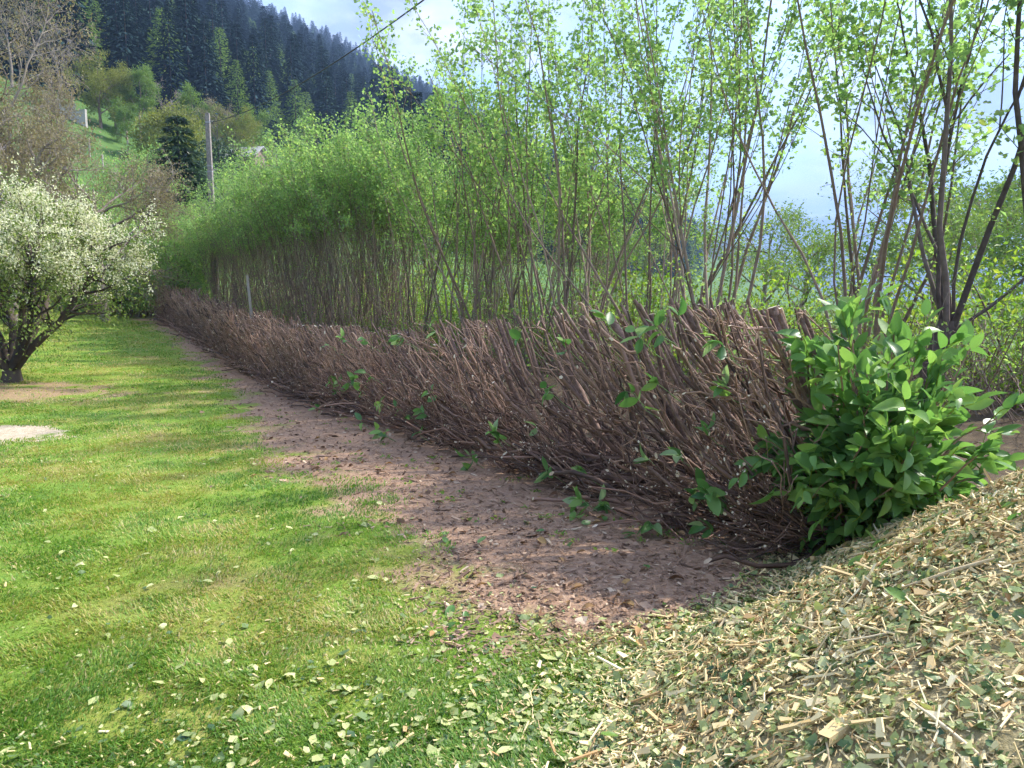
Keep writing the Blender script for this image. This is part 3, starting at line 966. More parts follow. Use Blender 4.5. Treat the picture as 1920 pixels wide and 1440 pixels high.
# conifers
def make_conifer(seed, name, h, r, mat_, n=900, trunk_r=0.16, droop=0.35, taper=1.0, fs=0.12):
    rng = np.random.default_rng(seed)
    t = MB()
    tubes(t, [(np.array([[0, 0, -0.5], [0, 0, h * 0.3], [0, 0, h * 0.7], [0, 0, h * 0.98]]), np.array([1.1, 0.8, 0.4, 0.08]) * trunk_r)], 5, 0)
    me_t = t.mesh(name + '_trunk', M_darkbark)
    nl = int(h * 1.3) + 6
    f = rng.integers(0, nl, n) / nl + rng.uniform(-0.2, 0.2, n) / nl
    f = np.clip(0.07 + 0.93 * f, 0.05, 0.995)
    layer_r = (1 - f) ** taper * r * (0.8 + 0.4 * rng.random(n)) + 0.04 * r
    az = rng.uniform(0, 2 * math.pi, n)
    nb = 6 + (np.floor(f * nl).astype(int) % 3)
    az = np.round(az / (2 * math.pi) * nb) / nb * 2 * math.pi + np.floor(f * nl) * 1.3 + rng.normal(size=n) * 0.22
    rad = layer_r * rng.random(n) ** 0.55
    pos = np.stack([np.cos(az) * rad, np.sin(az) * rad, f * h - rad * droop], -1)
    d = np.stack([np.cos(az), np.sin(az), -droop + 0 * az], -1) + rng.normal(size=(n, 3)) * 0.3
    t = MB()
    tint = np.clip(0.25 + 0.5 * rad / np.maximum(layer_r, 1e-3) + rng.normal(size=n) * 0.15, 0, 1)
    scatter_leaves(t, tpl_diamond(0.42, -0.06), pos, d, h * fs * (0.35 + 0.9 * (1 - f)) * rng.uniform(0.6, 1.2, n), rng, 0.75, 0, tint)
    return {'trunk': me_t, 'crown': t.mesh(name + '_crown', mat_)}


thuja = make_conifer(700, 'dark_fir', 6.2, 2.0, M_dark_leaf, 6500, 0.1, 0.3, 0.7, 0.075)
place_tree(thuja, 'dark_fir', 'dark green fir standing below the round olive bush beside the pole', on_ground(354, 50), 0, 1.5, None, 'tree')

spruces = [make_conifer(710 + i, 'spruce', 20, 3.6 + 0.4 * i, M_spruce, 1900, 0.2, 0.42, 0.8, 0.068) for i in range(4)]
larches = [make_conifer(730 + i, 'larch', 17, 3.6, M_larch, 1500, 0.2, 0.2, 0.6, 0.06) for i in range(2)]
rng = np.random.default_rng(77)
cand = []
ang = np.radians(np.linspace(-43, 12, 220))
for k in range(26000):
    a = math.radians(rng.uniform(-42, 14)); Y = 88 + 700 * rng.random() ** 1.25
    x = math.tan(a) * Y
    d = HILL_N[0] * x + HILL_N[1] * Y - 30
    lim = 58 - 42 * float(sstep(-0.26, -0.12, x / Y))
    if d < lim + 9 * (fbm(np.array([x]), np.array([Y]), 33, 2, 0.03)[0]):
        continue
    cand.append((math.hypot(x, Y), x, Y, d))
cand.sort()
placed = []; grid = {}
for dist, x, y, d in cand:
    sp_ = 3.6 + dist * 0.011
    gk = (int(x // 8), int(y // 8)); ok = True
    for i_ in (-1, 0, 1):
        for j_ in (-1, 0, 1):
            for (qx, qy) in grid.get((gk[0] + i_, gk[1] + j_), ()):
                if (qx - x) ** 2 + (qy - y) ** 2 < sp_ * sp_:
                    ok = False
    if ok:
        grid.setdefault(gk, []).append((x, y)); placed.append((dist, x, y, d))
placed = np.array(placed)
PZ = ground_z(placed[:, 1], placed[:, 2])
# nearest ones as single trees, the rest as the forest mass
n_single = 240
kinds = rng.random(len(placed))
larchy = 0.16 + 0.10 * sstep(250, 500, placed[:, 0]) + 0.25 * sstep(0.52, 0.68, fbm(placed[:, 1], placed[:, 2], 88, 3, 0.02))
for k in range(min(n_single, len(placed))):
    _, x, y, d = placed[k]
    is_l = kinds[k] < larchy[k]
    spec = larches[k % 2] if is_l else spruces[k % 4]
    sc_ = rng.uniform(0.68, 1.08) * (0.85 if is_l else 1.0)
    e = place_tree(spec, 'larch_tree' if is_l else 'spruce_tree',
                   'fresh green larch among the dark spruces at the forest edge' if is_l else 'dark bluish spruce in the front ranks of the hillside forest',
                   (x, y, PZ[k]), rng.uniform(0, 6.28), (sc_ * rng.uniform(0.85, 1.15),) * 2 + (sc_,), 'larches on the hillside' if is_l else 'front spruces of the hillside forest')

src = bpy.data.collections.new('forest_sources')
srcs = []
for i_, spec in enumerate(spruces + larches):
    t = spec['crown']
    o = bpy.data.objects.new('forest_source', t); src.objects.link(o); srcs.append(o)
rest = placed[n_single:]; rz_ = PZ[n_single:]
pm = bpy.data.meshes.new('forest')
pm.vertices.add(len(rest))
pm.vertices.foreach_set('co', np.stack([rest[:, 1], rest[:, 2], rz_], -1).astype(np.float32).reshape(-1))
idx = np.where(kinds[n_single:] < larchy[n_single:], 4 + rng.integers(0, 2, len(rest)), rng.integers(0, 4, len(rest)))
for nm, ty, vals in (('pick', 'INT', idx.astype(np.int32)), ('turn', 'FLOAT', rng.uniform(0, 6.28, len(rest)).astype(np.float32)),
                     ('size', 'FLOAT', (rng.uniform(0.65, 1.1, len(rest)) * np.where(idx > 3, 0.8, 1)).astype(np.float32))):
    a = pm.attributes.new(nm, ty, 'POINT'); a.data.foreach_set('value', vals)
forest = link('forest', pm, kind='stuff')
tag(forest, 'dark conifer forest covering the upper hillside up to the ridge', 'forest', kind='stuff')
ng = bpy.data.node_groups.new('plant_forest', 'GeometryNodeTree')
ng.interface.new_socket('Geometry', in_out='INPUT', socket_type='NodeSocketGeometry')
ng.interface.new_socket('Geometry', in_out='OUTPUT', socket_type='NodeSocketGeometry')
gi = ng.nodes.new('NodeGroupInput'); go = ng.nodes.new('NodeGroupOutput')
iop = ng.nodes.new('GeometryNodeInstanceOnPoints')
ci = ng.nodes.new('GeometryNodeCollectionInfo'); ci.inputs['Collection'].default_value = src
ci.inputs['Separate Children'].default_value = True; ci.inputs['Reset Children'].default_value = True


def named(nm, ty):
    n = ng.nodes.new('GeometryNodeInputNamedAttribute'); n.data_type = ty; n.inputs['Name'].default_value = nm
    return n.outputs['Attribute']


cx = ng.nodes.new('ShaderNodeCombineXYZ')
ng.links.new(named('turn', 'FLOAT'), cx.inputs['Z'])
ng.links.new(gi.outputs[0], iop.inputs['Points']); ng.links.new(ci.outputs[0], iop.inputs['Instance'])
iop.inputs['Pick Instance'].default_value = True
ng.links.new(named('pick', 'INT'), iop.inputs['Instance Index'])
ng.links.new(cx.outputs[0], iop.inputs['Rotation'])
ng.links.new(named('size', 'FLOAT'), iop.inputs['Scale'])
ng.links.new(iop.outputs[0], go.inputs[0])
md = forest.modifiers.new('plant', 'NODES'); md.node_group = ng

# trees beyond the row, across the valley floor
vtree = make_tree(660, 'valley', 8.0, 3.4, 1.6, 0.2, M_mid_leaf, M_stem, 10, 7, 5, 6, 0.19, 0.26)
VG = 'trees standing beyond the tall row'
for k, (x, y, sc_, lab) in enumerate([
        (17.5, 30, 0.95, 'full green tree showing between the two forked pollards'), (22.5, 31, 1.0, 'full green tree beyond the laurel bush at the photo edge'),
        (13.0, 38, 0.8, 'hazy green tree glimpsed through the slender stems behind the laurel bush'), (26, 40, 1.2, 'farther green tree rising above the laurel bush at the photo edge'),
        (5.5, 48, 0.75, 'small green tree glimpsed low between the airy stems'), (9.5, 62, 1.0, 'green tree low in the gap of the stems where blue hills show'),
        (-1.5, 52, 0.8, 'green tree glimpsed behind the middle of the tall row'), (19.5, 25, 0.62, 'low leafy tree right behind the thick-trunked pollard'),
        (15.5, 27, 0.6, 'low leafy tree directly beyond the forked pollard'), (10.8, 27, 0.55, 'low tree beyond the slender stems near the hedge stubs'), (-7, 58, 0.9, 'green tree low behind the crowded coppiced stems')]):
    place_tree(vtree, 'valley_tree', lab, (x, y, gz(x, y)), k * 1.1, sc_, VG)

# ------------------------------------------------------------------ utility pole, wires, wall, shed, fence posts
def simple_mat(name, c, rough=0.7, metal=0.0, var=0.15, scale=5):
    m, nt = new_mat(name)
    p = N(nt, 'ShaderNodeBsdfPrincipled'); p.inputs['Roughness'].default_value = rough; p.inputs['Metallic'].default_value = metal
    lo = tuple(v * (1 - var) for v in c); hi = tuple(min(1, v * (1 + var)) for v in c)
    nt.links.new(ramp(nt, [(0.3, lo), (0.7, hi)], noise(nt, scale, 6, 0.65)), p.inputs['Base Color'])
    nt.links.new(p.outputs[0], N(nt, 'ShaderNodeOutputMaterial').inputs[0])
    return m


def box(mb, c, s, mat=0, rot=0.0):
    v = np.array([[a, b, d] for d in (-.5, .5) for b in (-.5, .5) for a in (-.5, .5)]) * np.array(s)
    cs, sn = math.cos(rot), math.sin(rot)
    v = np.stack([v[:, 0] * cs - v[:, 1] * sn, v[:, 0] * sn + v[:, 1] * cs, v[:, 2]], -1) + np.array(c)
    mb.add(v, np.array([[0, 2, 3, 1], [4, 5, 7, 6], [0, 1, 5, 4], [2, 6, 7, 3], [0, 4, 6, 2], [1, 3, 7, 5]]), mat)


M_wallc = simple_mat('pale_render', (0.4, 0.37, 0.34), 0.9)
M_conc = simple_mat('weathered_concrete', (0.24, 0.21, 0.195), 0.9, 0, 0.4, 9)
M_wire = simple_mat('black_cable', (0.03, 0.03, 0.035), 0.6)
M_iron = simple_mat('galvanised_iron', (0.35, 0.35, 0.36), 0.5, 0.6)
px_, py_ = -13.95, 34.2
pz_ = gz(px_, py_)
pole = thing('utility_pole', 'tall grey concrete utility pole behind the far end of the hedge', 'pole', (px_, py_, pz_))
mb = MB()
Hh = 9.3
v = []
for f in np.linspace(0, 1, 6):
    a = 0.15 - 0.06 * f; b = 0.11 - 0.045 * f
    v += [(-a, -b, -0.3 + f * (Hh + 0.3)), (a, -b, -0.3 + f * (Hh + 0.3)), (a, b, -0.3 + f * (Hh + 0.3)), (-a, b, -0.3 + f * (Hh + 0.3))]
F = [[i * 4 + j, i * 4 + (j + 1) % 4, i * 4 + 4 + (j + 1) % 4, i * 4 + 4 + j] for i in range(5) for j in range(4)] + [[20, 21, 22, 23]]
mb.add(np.array(v), np.array(F)); mb.build('shaft', M_conc, pole)
for zb in (6.95, 6.7, 8.9):
    mb = MB(); box(mb, (0, 0, zb), (0.28 - 0.01 * zb, 0.22 - 0.007 * zb, 0.05)); mb.build('band', M_iron, pole)
mb = MB(); tubes(mb, [(np.array([[0.07, 0, 8.95], [0.2, -0.04, 8.95], [0.27, -0.06, 8.92]]), np.array([0.02, 0.02, 0.015]))], 6); mb.build('hook', M_iron, pole)
mb = MB(); tubes(mb, [(np.array([[0.08, 0, 6.8], [0.24, -0.04, 6.8], [0.32, -0.05, 6.78]]), np.array([0.02, 0.02, 0.015]))], 6); mb.build('bracket', M_iron, pole)


def cable(name, a, b, sag, r, label, n=40):
    f = np.linspace(0, 1, n)[:, None]
    p = np.array(a) * (1 - f) + np.array(b) * f
    p[:, 2] -= (4 * sag * f * (1 - f))[:, 0]
    mb = MB(); tubes(mb, [(p, np.full(n, r))], 6)
    o = mb.build(name, M_wire); tag(o, label, 'cable')
    return o


cable('overhead_cable', (px_ + 0.27, py_ - 0.06, pz_ + 8.92), (10.9, -6.2, 7.9), 1.55, 0.015, 'thick dark overhead cable rising from the pole across the sky', 60)
cable('overhead_wire', (px_ + 0.32, py_ - 0.05, pz_ + 6.78), (-6.5, 58.0, 9.2), 0.5, 0.012, 'thin lower wire running from the pole towards the shed')

# pale wall on the meadow
ax, ay = (112 - 960) / 1350 * 81, 81.0
bx2, by2 = (190 - 960) / 1350 * 79, 79.0
wl = thing('garden_wall', 'pale concrete retaining wall on the meadow below the forest', 'wall', (0, 0, 0))
nseg = 4
for k in range(nseg):
    f0, f1 = k / nseg, (k + 1) / nseg
    x0_, y0_ = ax + (bx2 - ax) * f0, ay + (by2 - ay) * f0; x1_, y1_ = ax + (bx2 - ax) * f1, ay + (by2 - ay) * f1
    xc, yc = (x0_ + x1_) / 2, (y0_ + y1_) / 2
    L = math.hypot(x1_ - x0_, y1_ - y0_) - 0.02
    mb = MB(); box(mb, (0, 0, 0.35), (L, 0.25, 2.2), 0, math.atan2(by2 - ay, bx2 - ax)); mb.build('panel', M_wallc, wl, (xc, yc, gz(xc, yc)))
    mb = MB(); box(mb, (0, 0, 1.48), (L + 0.03, 0.33, 0.06), 0, math.atan2(by2 - ay, bx2 - ax)); mb.build('coping', M_wallc, wl, (xc, yc, gz(xc, yc)))

# shed with metal roof
sx, sy, sz = on_ground(480, 88)
shed = thing('shed', 'small wooden shed with a pale metal roof on the slope beyond the pole', 'shed', (sx, sy, sz), -0.25)
shed.scale = (1.35, 1.35, 1.35)
M_board = simple_mat('grey_boards', (0.25, 0.19, 0.15), 0.9)
M_tin = simple_mat('pale_tin', (0.55, 0.54, 0.52), 0.45, 0.3)
mb = MB(); box(mb, (0, 0, 0.7), (2.6, 2.2, 2.2)); mb.build('wall', M_board, shed)
mb = MB(); mb.add(np.array([[-1.3, -1.1, 1.8], [1.3, -1.1, 1.8], [1.3, 1.1, 1.8], [-1.3, 1.1, 1.8], [-1.3, 0, 2.6], [1.3, 0, 2.6]]), np.array([[0, 4, 3], [1, 2, 5]])); mb.build('gable', M_board, shed)
for sgn in (-1, 1):
    mb = MB()
    mb.add(np.array([[-1.6, 0, 2.66], [1.6, 0, 2.66], [1.6, sgn * 1.45, 1.62], [-1.6, sgn * 1.45, 1.62], [-1.6, 0, 2.72], [1.6, 0, 2.72], [1.6, sgn * 1.45, 1.68], [-1.6, sgn * 1.45, 1.68]]),
           np.array([[0, 1, 2, 3], [7, 6, 5, 4], [0, 4, 5, 1], [2, 6, 7, 3], [1, 5, 6, 2], [0, 3, 7, 4]]))
    mb.build('roof', M_tin, shed)
mb = MB(); box(mb, (-0.5, -1.13, 0.7), (0.8, 0.05, 1.7)); mb.build('door', M_darkbark, shed)
mb = MB(); box(mb, (-2.2, -0.4, 1.55), (1.9, 1.8, 0.06), 0, 0.0); mb.build('lean_to_roof', M_tin, shed)
for yy in (-1.2, 0.4):
    mb = MB(); box(mb, (-3.05, yy, 0.55), (0.1, 0.1, 1.94)); mb.build('post', M_board, shed)

M_post = simple_mat('grey_post', (0.34, 0.30, 0.26), 0.9)
for k, (px, Y, lab) in enumerate([(192, 66, 'weathered fence post on the meadow nearest the pale wall'), (214, 62, 'weathered fence post lowest on the meadow slope'),
                                  (262, 74, 'short weathered fence post in the grass beside the round olive bush')]):
    x, y, z = on_ground(px, Y)
    mb = MB(); tubes(mb, [(np.array([[0, 0, -0.2], [0.01, 0, 0.8], [0.02, 0.01, 1.55 - 0.3 * (k == 2)], [0.02, 0.01, 1.6 - 0.3 * (k == 2)]]), np.array([0.075, 0.07, 0.065, 0.03]))], 7, 0, 0)
    tag(mb.build('fence_post', M_post, None, (x, y, z)), lab, 'post', 'fence posts on the meadow')

stx, sty = -7.0, 19.6
mb = MB(); tubes(mb, [(np.array([[0, 0, -0.2], [-0.03, 0, 0.7], [-0.09, 0.01, 1.5], [-0.14, 0.02, 2.25]]), np.array([0.05, 0.045, 0.042, 0.038]))], 7, 0, 0)
tag(mb.build('wooden_stake', M_post, None, (stx, sty, gz(stx, sty))), 'leaning pale wooden stake behind the far stretch of the hedge', 'stake')

# ------------------------------------------------------------------ the cut-back hedge
rng = np.random.default_rng(1234)
hedge = thing('cut_back_hedge', 'long leafless laurel hedge cut back hard to bare brown stubs', 'hedge', (0, 0, 0))


def hedge_h(t):
    return 1.58 - 0.24 * sstep(0.5, 7, t) + 0.05 * np.sin(t * 1.7) + 0.1 * sstep(20, 30, t)


def hedge_branch(t, kind, k=6, rng=rng):
    """polyline in hedge space turned to the world"""
    Ht = float(hedge_h(t))
    if kind == 'side':
        z1 = rng.uniform(0.1, Ht) ** 1.0; w1 = 0.60 + rng.normal() * 0.05 - 0.16 * (1 - z1 / Ht) * 0 + 0.05 * rng.random()
        w1 -= 0.12 * max(0, (z1 - Ht + 0.2) / 0.2)
    elif kind == 'low':
        z1 = rng.uniform(0.04, 0.4); w1 = 0.7 + rng.uniform(-0.15, 0.35)
    elif kind == 'top':
        z1 = Ht + rng.normal() * 0.025; w1 = rng.uniform(-0.45, 0.58) 
    else:
        z1 = rng.uniform(0.3, Ht); w1 = -0.58 + rng.normal() * 0.05
    w0 = rng.normal() * 0.15 - 0.22; z0 = rng.uniform(-0.05, 0.16)
    if kind == 'right':
        w0 = -0.1
    t0 = t + rng.normal() * 0.2 - 0.55
    t1 = t + rng.normal() * 0.2 + 0.32
    if kind == 'top':
        w0 = max(-0.62, w1 - rng.uniform(0.4, 1.05))
    t0 = max(t0, -0.55 + 0.1 * rng.random())
    t1 = max(t1, -0.1 + 0.1 * rng.random())
    wm = w0 + (w1 - w0) * rng.uniform(0.5, 0.85); zm = z0 + (z1 - z0) * rng.uniform(0.12, 0.36); tm = (t0 + t1) / 2 + rng.normal() * 0.06
    return (t0, w0, z0), (tm, wm, zm), (t1, w1, z1), k


def bez(a, b, c, k, rng, wob=0.012):
    f = np.linspace(0, 1, k)[:, None]
    p = np.array(a) * (1 - f) ** 2 + 2 * np.array(b) * f * (1 - f) + np.array(c) * f ** 2
    p[1:-1] += rng.normal(size=(k - 2, 3)) * wob
    return p


def h2w(p):
    x, y = hp(p[:, 0], p[:, 1])
    return np.stack([x, y, p[:, 2] + ground_z(x, y)], -1)


def all_h2w(lst):
    if not lst:
        return lst
    big = h2w(np.concatenate([p for p, r, c in lst])); out = []; i = 0
    for p, r, c in lst:
        out.append((big[i:i + len(p)], r)); i += len(p)
    return out


near_tw = []; near_ti = []; far_tw = []; far_ti = []


def add_twig(t, p, rad, kind, ti):
    (near_tw if t < 9 else far_tw).append((p, rad, kind))
    (near_ti if t < 9 else far_ti).append(float(np.clip(ti, 0, 1)))


def reach(q, d, Ht):
    """how far from q along d until the trimmed faces"""
    out = []
    if d[1] > 0.05:
        out.append((0.64 - q[1]) / d[1])
    if d[1] < -0.05:
        out.append((-0.6 - q[1]) / d[1])
    if d[2] > 0.05:
        out.append((Ht - q[2]) / d[2])
    return min(out) if out else 0.3


t = -0.75
while t < HL:
    clump_ = 0.35 + 1.25 * float(fbm(np.array([t]), np.array([0.5]), 97, 2, 1.9)[0])
    t += rng.exponential(1.0 / (31 - 9 * float(sstep(6, 20, t)))) / clump_
    u = rng.random()
    kind = 'side' if u < 0.5 else 'low' if u < 0.68 else 'top' if u < 0.92 else 'right'
    a, b, c, k = hedge_branch(t, kind)
    fat = 1 + 0.55 * float(sstep(7, 20, t))
    r = rng.uniform(0.006, 0.013) if rng.random() < 0.8 else rng.uniform(0.014, 0.023)
    p = bez(a, b, c, 7, rng, 0.045)
    ti0 = rng.normal(0.22, 0.16)
    add_twig(t, p, r * fat * np.array([1.5, 1.4, 1.25, 1.1, 1.0, 0.92, 0.95]), kind, ti0)
    Ht = float(hedge_h(t))
    shoots = []
    for q in range(int(rng.uniform(7, 16) * (1 - 0.25 * float(sstep(8, 20, t))))):
        f = rng.uniform(0.22, 0.97); s0, d0 = at_path(p, f)
        if kind == 'right':
            g_ = np.array([rng.normal() * 0.35, -0.5 + rng.normal() * 0.3, 0.7 + rng.normal() * 0.3])
        else:
            g_ = np.array([0.5 + rng.normal() * 0.5, 0.66 + rng.normal() * 0.45, 0.42 + rng.normal() * 0.42])
        d = norm(d0 * 0.35 + norm(g_) * 0.8)
        L = reach(s0, d, Ht)
        if L < 0.04:
            continue
        full = L < 0.75 and rng.random() < 0.72
        L = L * (1 + rng.normal() * 0.02) if full else min(L, 0.62) * rng.uniform(0.35, 0.9)
        bend = np.array([0, rng.uniform(-0.02, 0.06), -rng.uniform(0.0, 0.09)]) * L * 2
        e = s0 + d * L
        p2 = bez(s0, (s0 + e) / 2 + bend, e, 5, rng, 0.012 + 0.03 * L)
        r2 = rng.uniform(0.0026, 0.0056) if rng.random() < 0.8 else rng.uniform(0.006, 0.0105)
        kd = 'top' if abs(e[2] - Ht) < 0.06 else ('right' if kind == 'right' else 'side')
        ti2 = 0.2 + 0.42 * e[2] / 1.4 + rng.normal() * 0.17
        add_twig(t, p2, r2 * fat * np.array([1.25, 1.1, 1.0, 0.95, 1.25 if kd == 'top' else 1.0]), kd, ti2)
        if rng.random() < 0.55 and L > 0.15:
            for _ in range(rng.integers(1, 3)):
                s1, d1 = at_path(p2, rng.uniform(0.3, 0.8))
                dd_ = norm(d1 + rng.normal(size=3) * 0.45 + np.array([0, 0.15, 0.1]))
                L1 = reach(s1, dd_, Ht)
                if L1 < 0.03:
                    continue
                L1 = min(L1, 0.4) * (1.0 if L1 < 0.4 else rng.uniform(0.4, 1))
                p3 = bez(s1, s1 + dd_ * L1 * 0.5 - np.array([0, 0, 0.02]), s1 + dd_ * L1, 5, rng, 0.008)
                add_twig(t, p3, r2 * 0.7 * fat * np.array([1.1, 1.0, 0.95, 0.9, 1.0]), kd, ti2 + rng.normal() * 0.1)


def cut_dirs(lst):
    d = {'side': (HN[0] * 0.9, HN[1] * 0.9, 0.35), 'low': (HN[0] * 0.8, HN[1] * 0.8, 0.5), 'top': (HN[0] * 0.25, HN[1] * 0.25, 1.0), 'right': (-HN[0], -HN[1], 0.3)}
    return norm(np.array([d[c] for _, _, c in lst]) + rng.normal(size=(len(lst), 3)) * 0.3)


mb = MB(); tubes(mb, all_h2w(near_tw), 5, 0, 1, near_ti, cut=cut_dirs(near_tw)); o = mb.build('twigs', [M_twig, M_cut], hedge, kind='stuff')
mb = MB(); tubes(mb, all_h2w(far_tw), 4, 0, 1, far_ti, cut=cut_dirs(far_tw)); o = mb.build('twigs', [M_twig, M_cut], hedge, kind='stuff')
# thick stems and stubs, one object each
for k in range(170):
    t = -0.15 + (HL - 0.4) * (k / 170.0) ** 1.6 + rng.normal() * 0.1
    u = rng.random()
    kind = 'top' if u < 0.62 else 'side'
    a, b, c, _ = hedge_branch(t, kind)
    a = (max(a[0] - 0.2, -0.5), a[1] - 0.15, -0.1)
    r = rng.uniform(0.009, 0.019) if kind == 'top' else rng.uniform(0.008, 0.015)
    c = (c[0] + 0.15, c[1], c[2])
    p = bez(a, b, c, 9, rng, 0.022)
    w = h2w(p)
    mb = MB(); tubes(mb, [(w - w[0], r * np.linspace(1.35, 0.9, 9) * rng.uniform(0.92, 1.08, 9))], 8, 0, 1, [rng.uniform(0.2, 0.7)])
    mb.build('stem', [M_thick, M_cut], hedge, w[0])
# pale slivers and knobs: chunky vertical trunks along the back of the cut top
for k in range(46):
    t = -0.1 + 11 * (k / 46.0) ** 1.2; w_ = rng.uniform(-0.5, 0.1)
    Ht = float(hedge_h(t)) + rng.uniform(-0.06, 0.01)
    p = bez((max(t - 0.6, -0.5), w_ * 0.6 - 0.3, -0.1), (t - 0.2 + rng.normal() * 0.1, w_, Ht * 0.4), (t + rng.normal() * 0.12 + 0.12, w_ + 0.14, Ht), 8, rng, 0.016)
    w = h2w(p); r = rng.uniform(0.016, 0.034) * (1.15 if w_ < -0.2 else 0.7)
    mb = MB(); tubes(mb, [(w - w[0], r * np.linspace(1.3, 1.0, 8))], 9, 0, 1, [rng.uniform(0.25, 0.7)])
    mb.build('stem', [M_thick, M_cut], hedge, w[0])

# surviving sprigs of leaves on the hedge
leaf_meshes = {}


def laurel_mesh(mat_, vi, ti):
    key = (mat_.name, vi, ti)
    if key not in leaf_meshes:
        t = MB(); V, F = LAUREL[vi]; t.add(V, F, 0, ti / 10.0, True)
        leaf_meshes[key] = t.mesh('leaf', mat_)
    return leaf_meshes[key]


def put_leaf(parent, mat_, pos, d, size, rng, up_bias=0.55, ti=None, name='leaf'):
    from mathutils import Matrix
    B = frames(np.array([d]), rng, up_bias)[0]
    o = link(name, laurel_mesh(mat_, int(rng.integers(4)), int(np.clip(round(rng.normal(5, 2.6)), 0, 9)) if ti is None else ti), parent)
    Mx = Matrix.Identity(4)
    for r_ in range(3):
        for c_ in range(3):
            Mx[r_][c_] = B[r_, c_] * size
        Mx[r_][3] = pos[r_]
    o.matrix_basis = Mx
    return o


for k in range(58):
    t = 0.1 + 8.5 * rng.random() ** 1.7
    if rng.random() < 0.25:
        z_ = rng.uniform(0.04, 0.2); w_ = rng.uniform(0.6, 1.0)
    else:
        z_ = rng.uniform(0.2, float(hedge_h(t)) + 0.03); w_ = 0.64 + rng.uniform(-0.05, 0.12)
    p = bez((t + 0.02, w_ - 0.3, z_ - 0.22), (t, w_ - 0.1, z_ - 0.1), (t, w_, z_), 5, rng, 0.01)
    w = h2w(p)
    mb = MB(); tubes(mb, [(w - w[0], np.linspace(0.004, 0.002, 5))], 4, 0, None, [0.9])
    sg = mb.build('leaf_sprig', M_sprig, hedge, w[0])
    for j in range(rng.integers(2, 6)):
        q, dq = at_path(w - w[0], rng.uniform(0.55, 0.999))
        dd = norm(dq * 0.5 + norm(rng.normal(size=3)) + np.array([HN[0], HN[1], -0.25]) * 0.4)
        put_leaf(sg, M_sprig if rng.random() < 0.6 else M_laurel, q, dd, rng.uniform(0.10, 0.17), rng, 0.4)

# ------------------------------------------------------------------ the uncut laurel bush at the hedge end
rng = np.random.default_rng(4321)
LB = np.array([2.36, 4.46]); lbz = gz(*LB)
laurel = thing('laurel_bush', 'glossy dark green laurel bush left uncut at the near end of the hedge', 'bush', (LB[0], LB[1], lbz))
stems = []; twigs = []; spots = []
for i in range(60):
    v = norm(rng.normal(size=3) * np.array([1, 1, 0.9]))
    tip = np.array([v[0] * 0.70 - 0.06, v[1] * 0.60, 0.88 + v[2] * 0.80]) * rng.uniform(0.7, 1.05)
    tip[2] = max(tip[2], 0.12)
    s = np.array([rng.normal() * 0.12 - 0.15, rng.normal() * 0.12 + 0.1, -0.08])
    p = bez(s, s * 0.5 + tip * np.array([0.25, 0.25, 0.5]), tip, 8, rng, 0.02)
    stems.append((p, np.linspace(0.014, 0.004, 8)))
    for j in range(9):
        f = rng.uniform(0.35, 0.97); q, dq = at_path(p, f)
        tw = wander(rng, q, side_dir(rng, norm(dq + 0.5 * norm(q - np.array([0, 0, 0.6]))), rng.uniform(0.3, 1.0)), rng.uniform(0.12, 0.34), 4, 0.15, 0.05)
        twigs.append((tw, np.linspace(0.004, 0.002, 4)))
        for f2 in np.linspace(0.2, 0.999, 5):
            spots.append(at_path(tw, f2))
    for f2 in (0.8, 0.88, 0.95, 0.999):
        spots.append(at_path(p, f2))
spots = [q for q in spots if not (q[0][0] < -0.25 and q[0][2] < 0.5 and rng.random() < 0.75)]
for s in stems:
    mb = MB(); tubes(mb, [s], 6, 0, None, [0.5]); mb.build('stem', M_twig, laurel)
mb = MB(); tubes(mb, twigs, 4, 0, None, np.full(len(twigs), 0.7)); mb.build('twigs', M_under_leaf, laurel, kind='stuff')
view = norm(np.array([-LB[0], -LB[1], 0.6]))
score = np.array([(q - np.array([0, 0, 0.7])) @ view + rng.normal() * 0.05 for q, _ in spots])
order = np.argsort(-score)
mb = MB()
cnt = 0
for rank, i in enumerate(order):
    q, dq = spots[i]
    outw = norm(q - np.array([0, 0, 0.55]))
    dd = norm(dq * 0.6 + outw * 0.5 + norm(rng.normal(size=3)) * 0.75 - UP * 0.2)
    size = rng.uniform(0.085, 0.185)
    if rank < 300:
        put_leaf(laurel, M_laurel, q, dd, size, rng, 0.5)
    else:
        scatter_leaves(mb, LAUREL[int(rng.integers(4))], np.array([q]), np.array([dd]), size, rng, 0.5, 0, np.array([np.clip(rng.normal(0.45, 0.24), 0, 0.97)]), True)
mb.build('leaves', M_laurel, laurel, kind='stuff')

# ------------------------------------------------------------------ heap of shredded cuttings
rng = np.random.default_rng(99)
PC = np.array([3.35, 2.75])


def pile_r(a):
    a = np.degrees(np.mod(a, 2 * math.pi))
    return np.interp(a, [0, 60, 100, 125, 139, 152, 161, 173, 183, 190, 215, 270, 320, 360], [2.4, 2.0, 1.85, 2.05, 2.25, 2.27, 2.35, 2.75, 3.15, 3.4, 3.5, 3.0, 2.6, 2.4]) + 0.09 * np.sin(np.radians(a) * 9)


def pile_z(x, y):
    a = np.arctan2(y - PC[1], x - PC[0])
    Rr = pile_r(a)
    d = np.hypot(x - PC[0], y - PC[1]) / Rr
    h = 1.36 * np.clip(1 - np.minimum(d, 1) ** 1.12, 0, None) * (1 - np.exp(-np.clip(1 - d, 0, 1) * 9))
    h = h * (0.86 + 0.28 * fbm(x, y, 51, 3, 1.5)) + (0.11 * (fbm(x, y, 53, 2, 3.1) - 0.5) + 0.05 * (fbm(x, y, 52, 3, 8) - 0.5)) * sstep(1.0, 0.85, d)
    return h, d


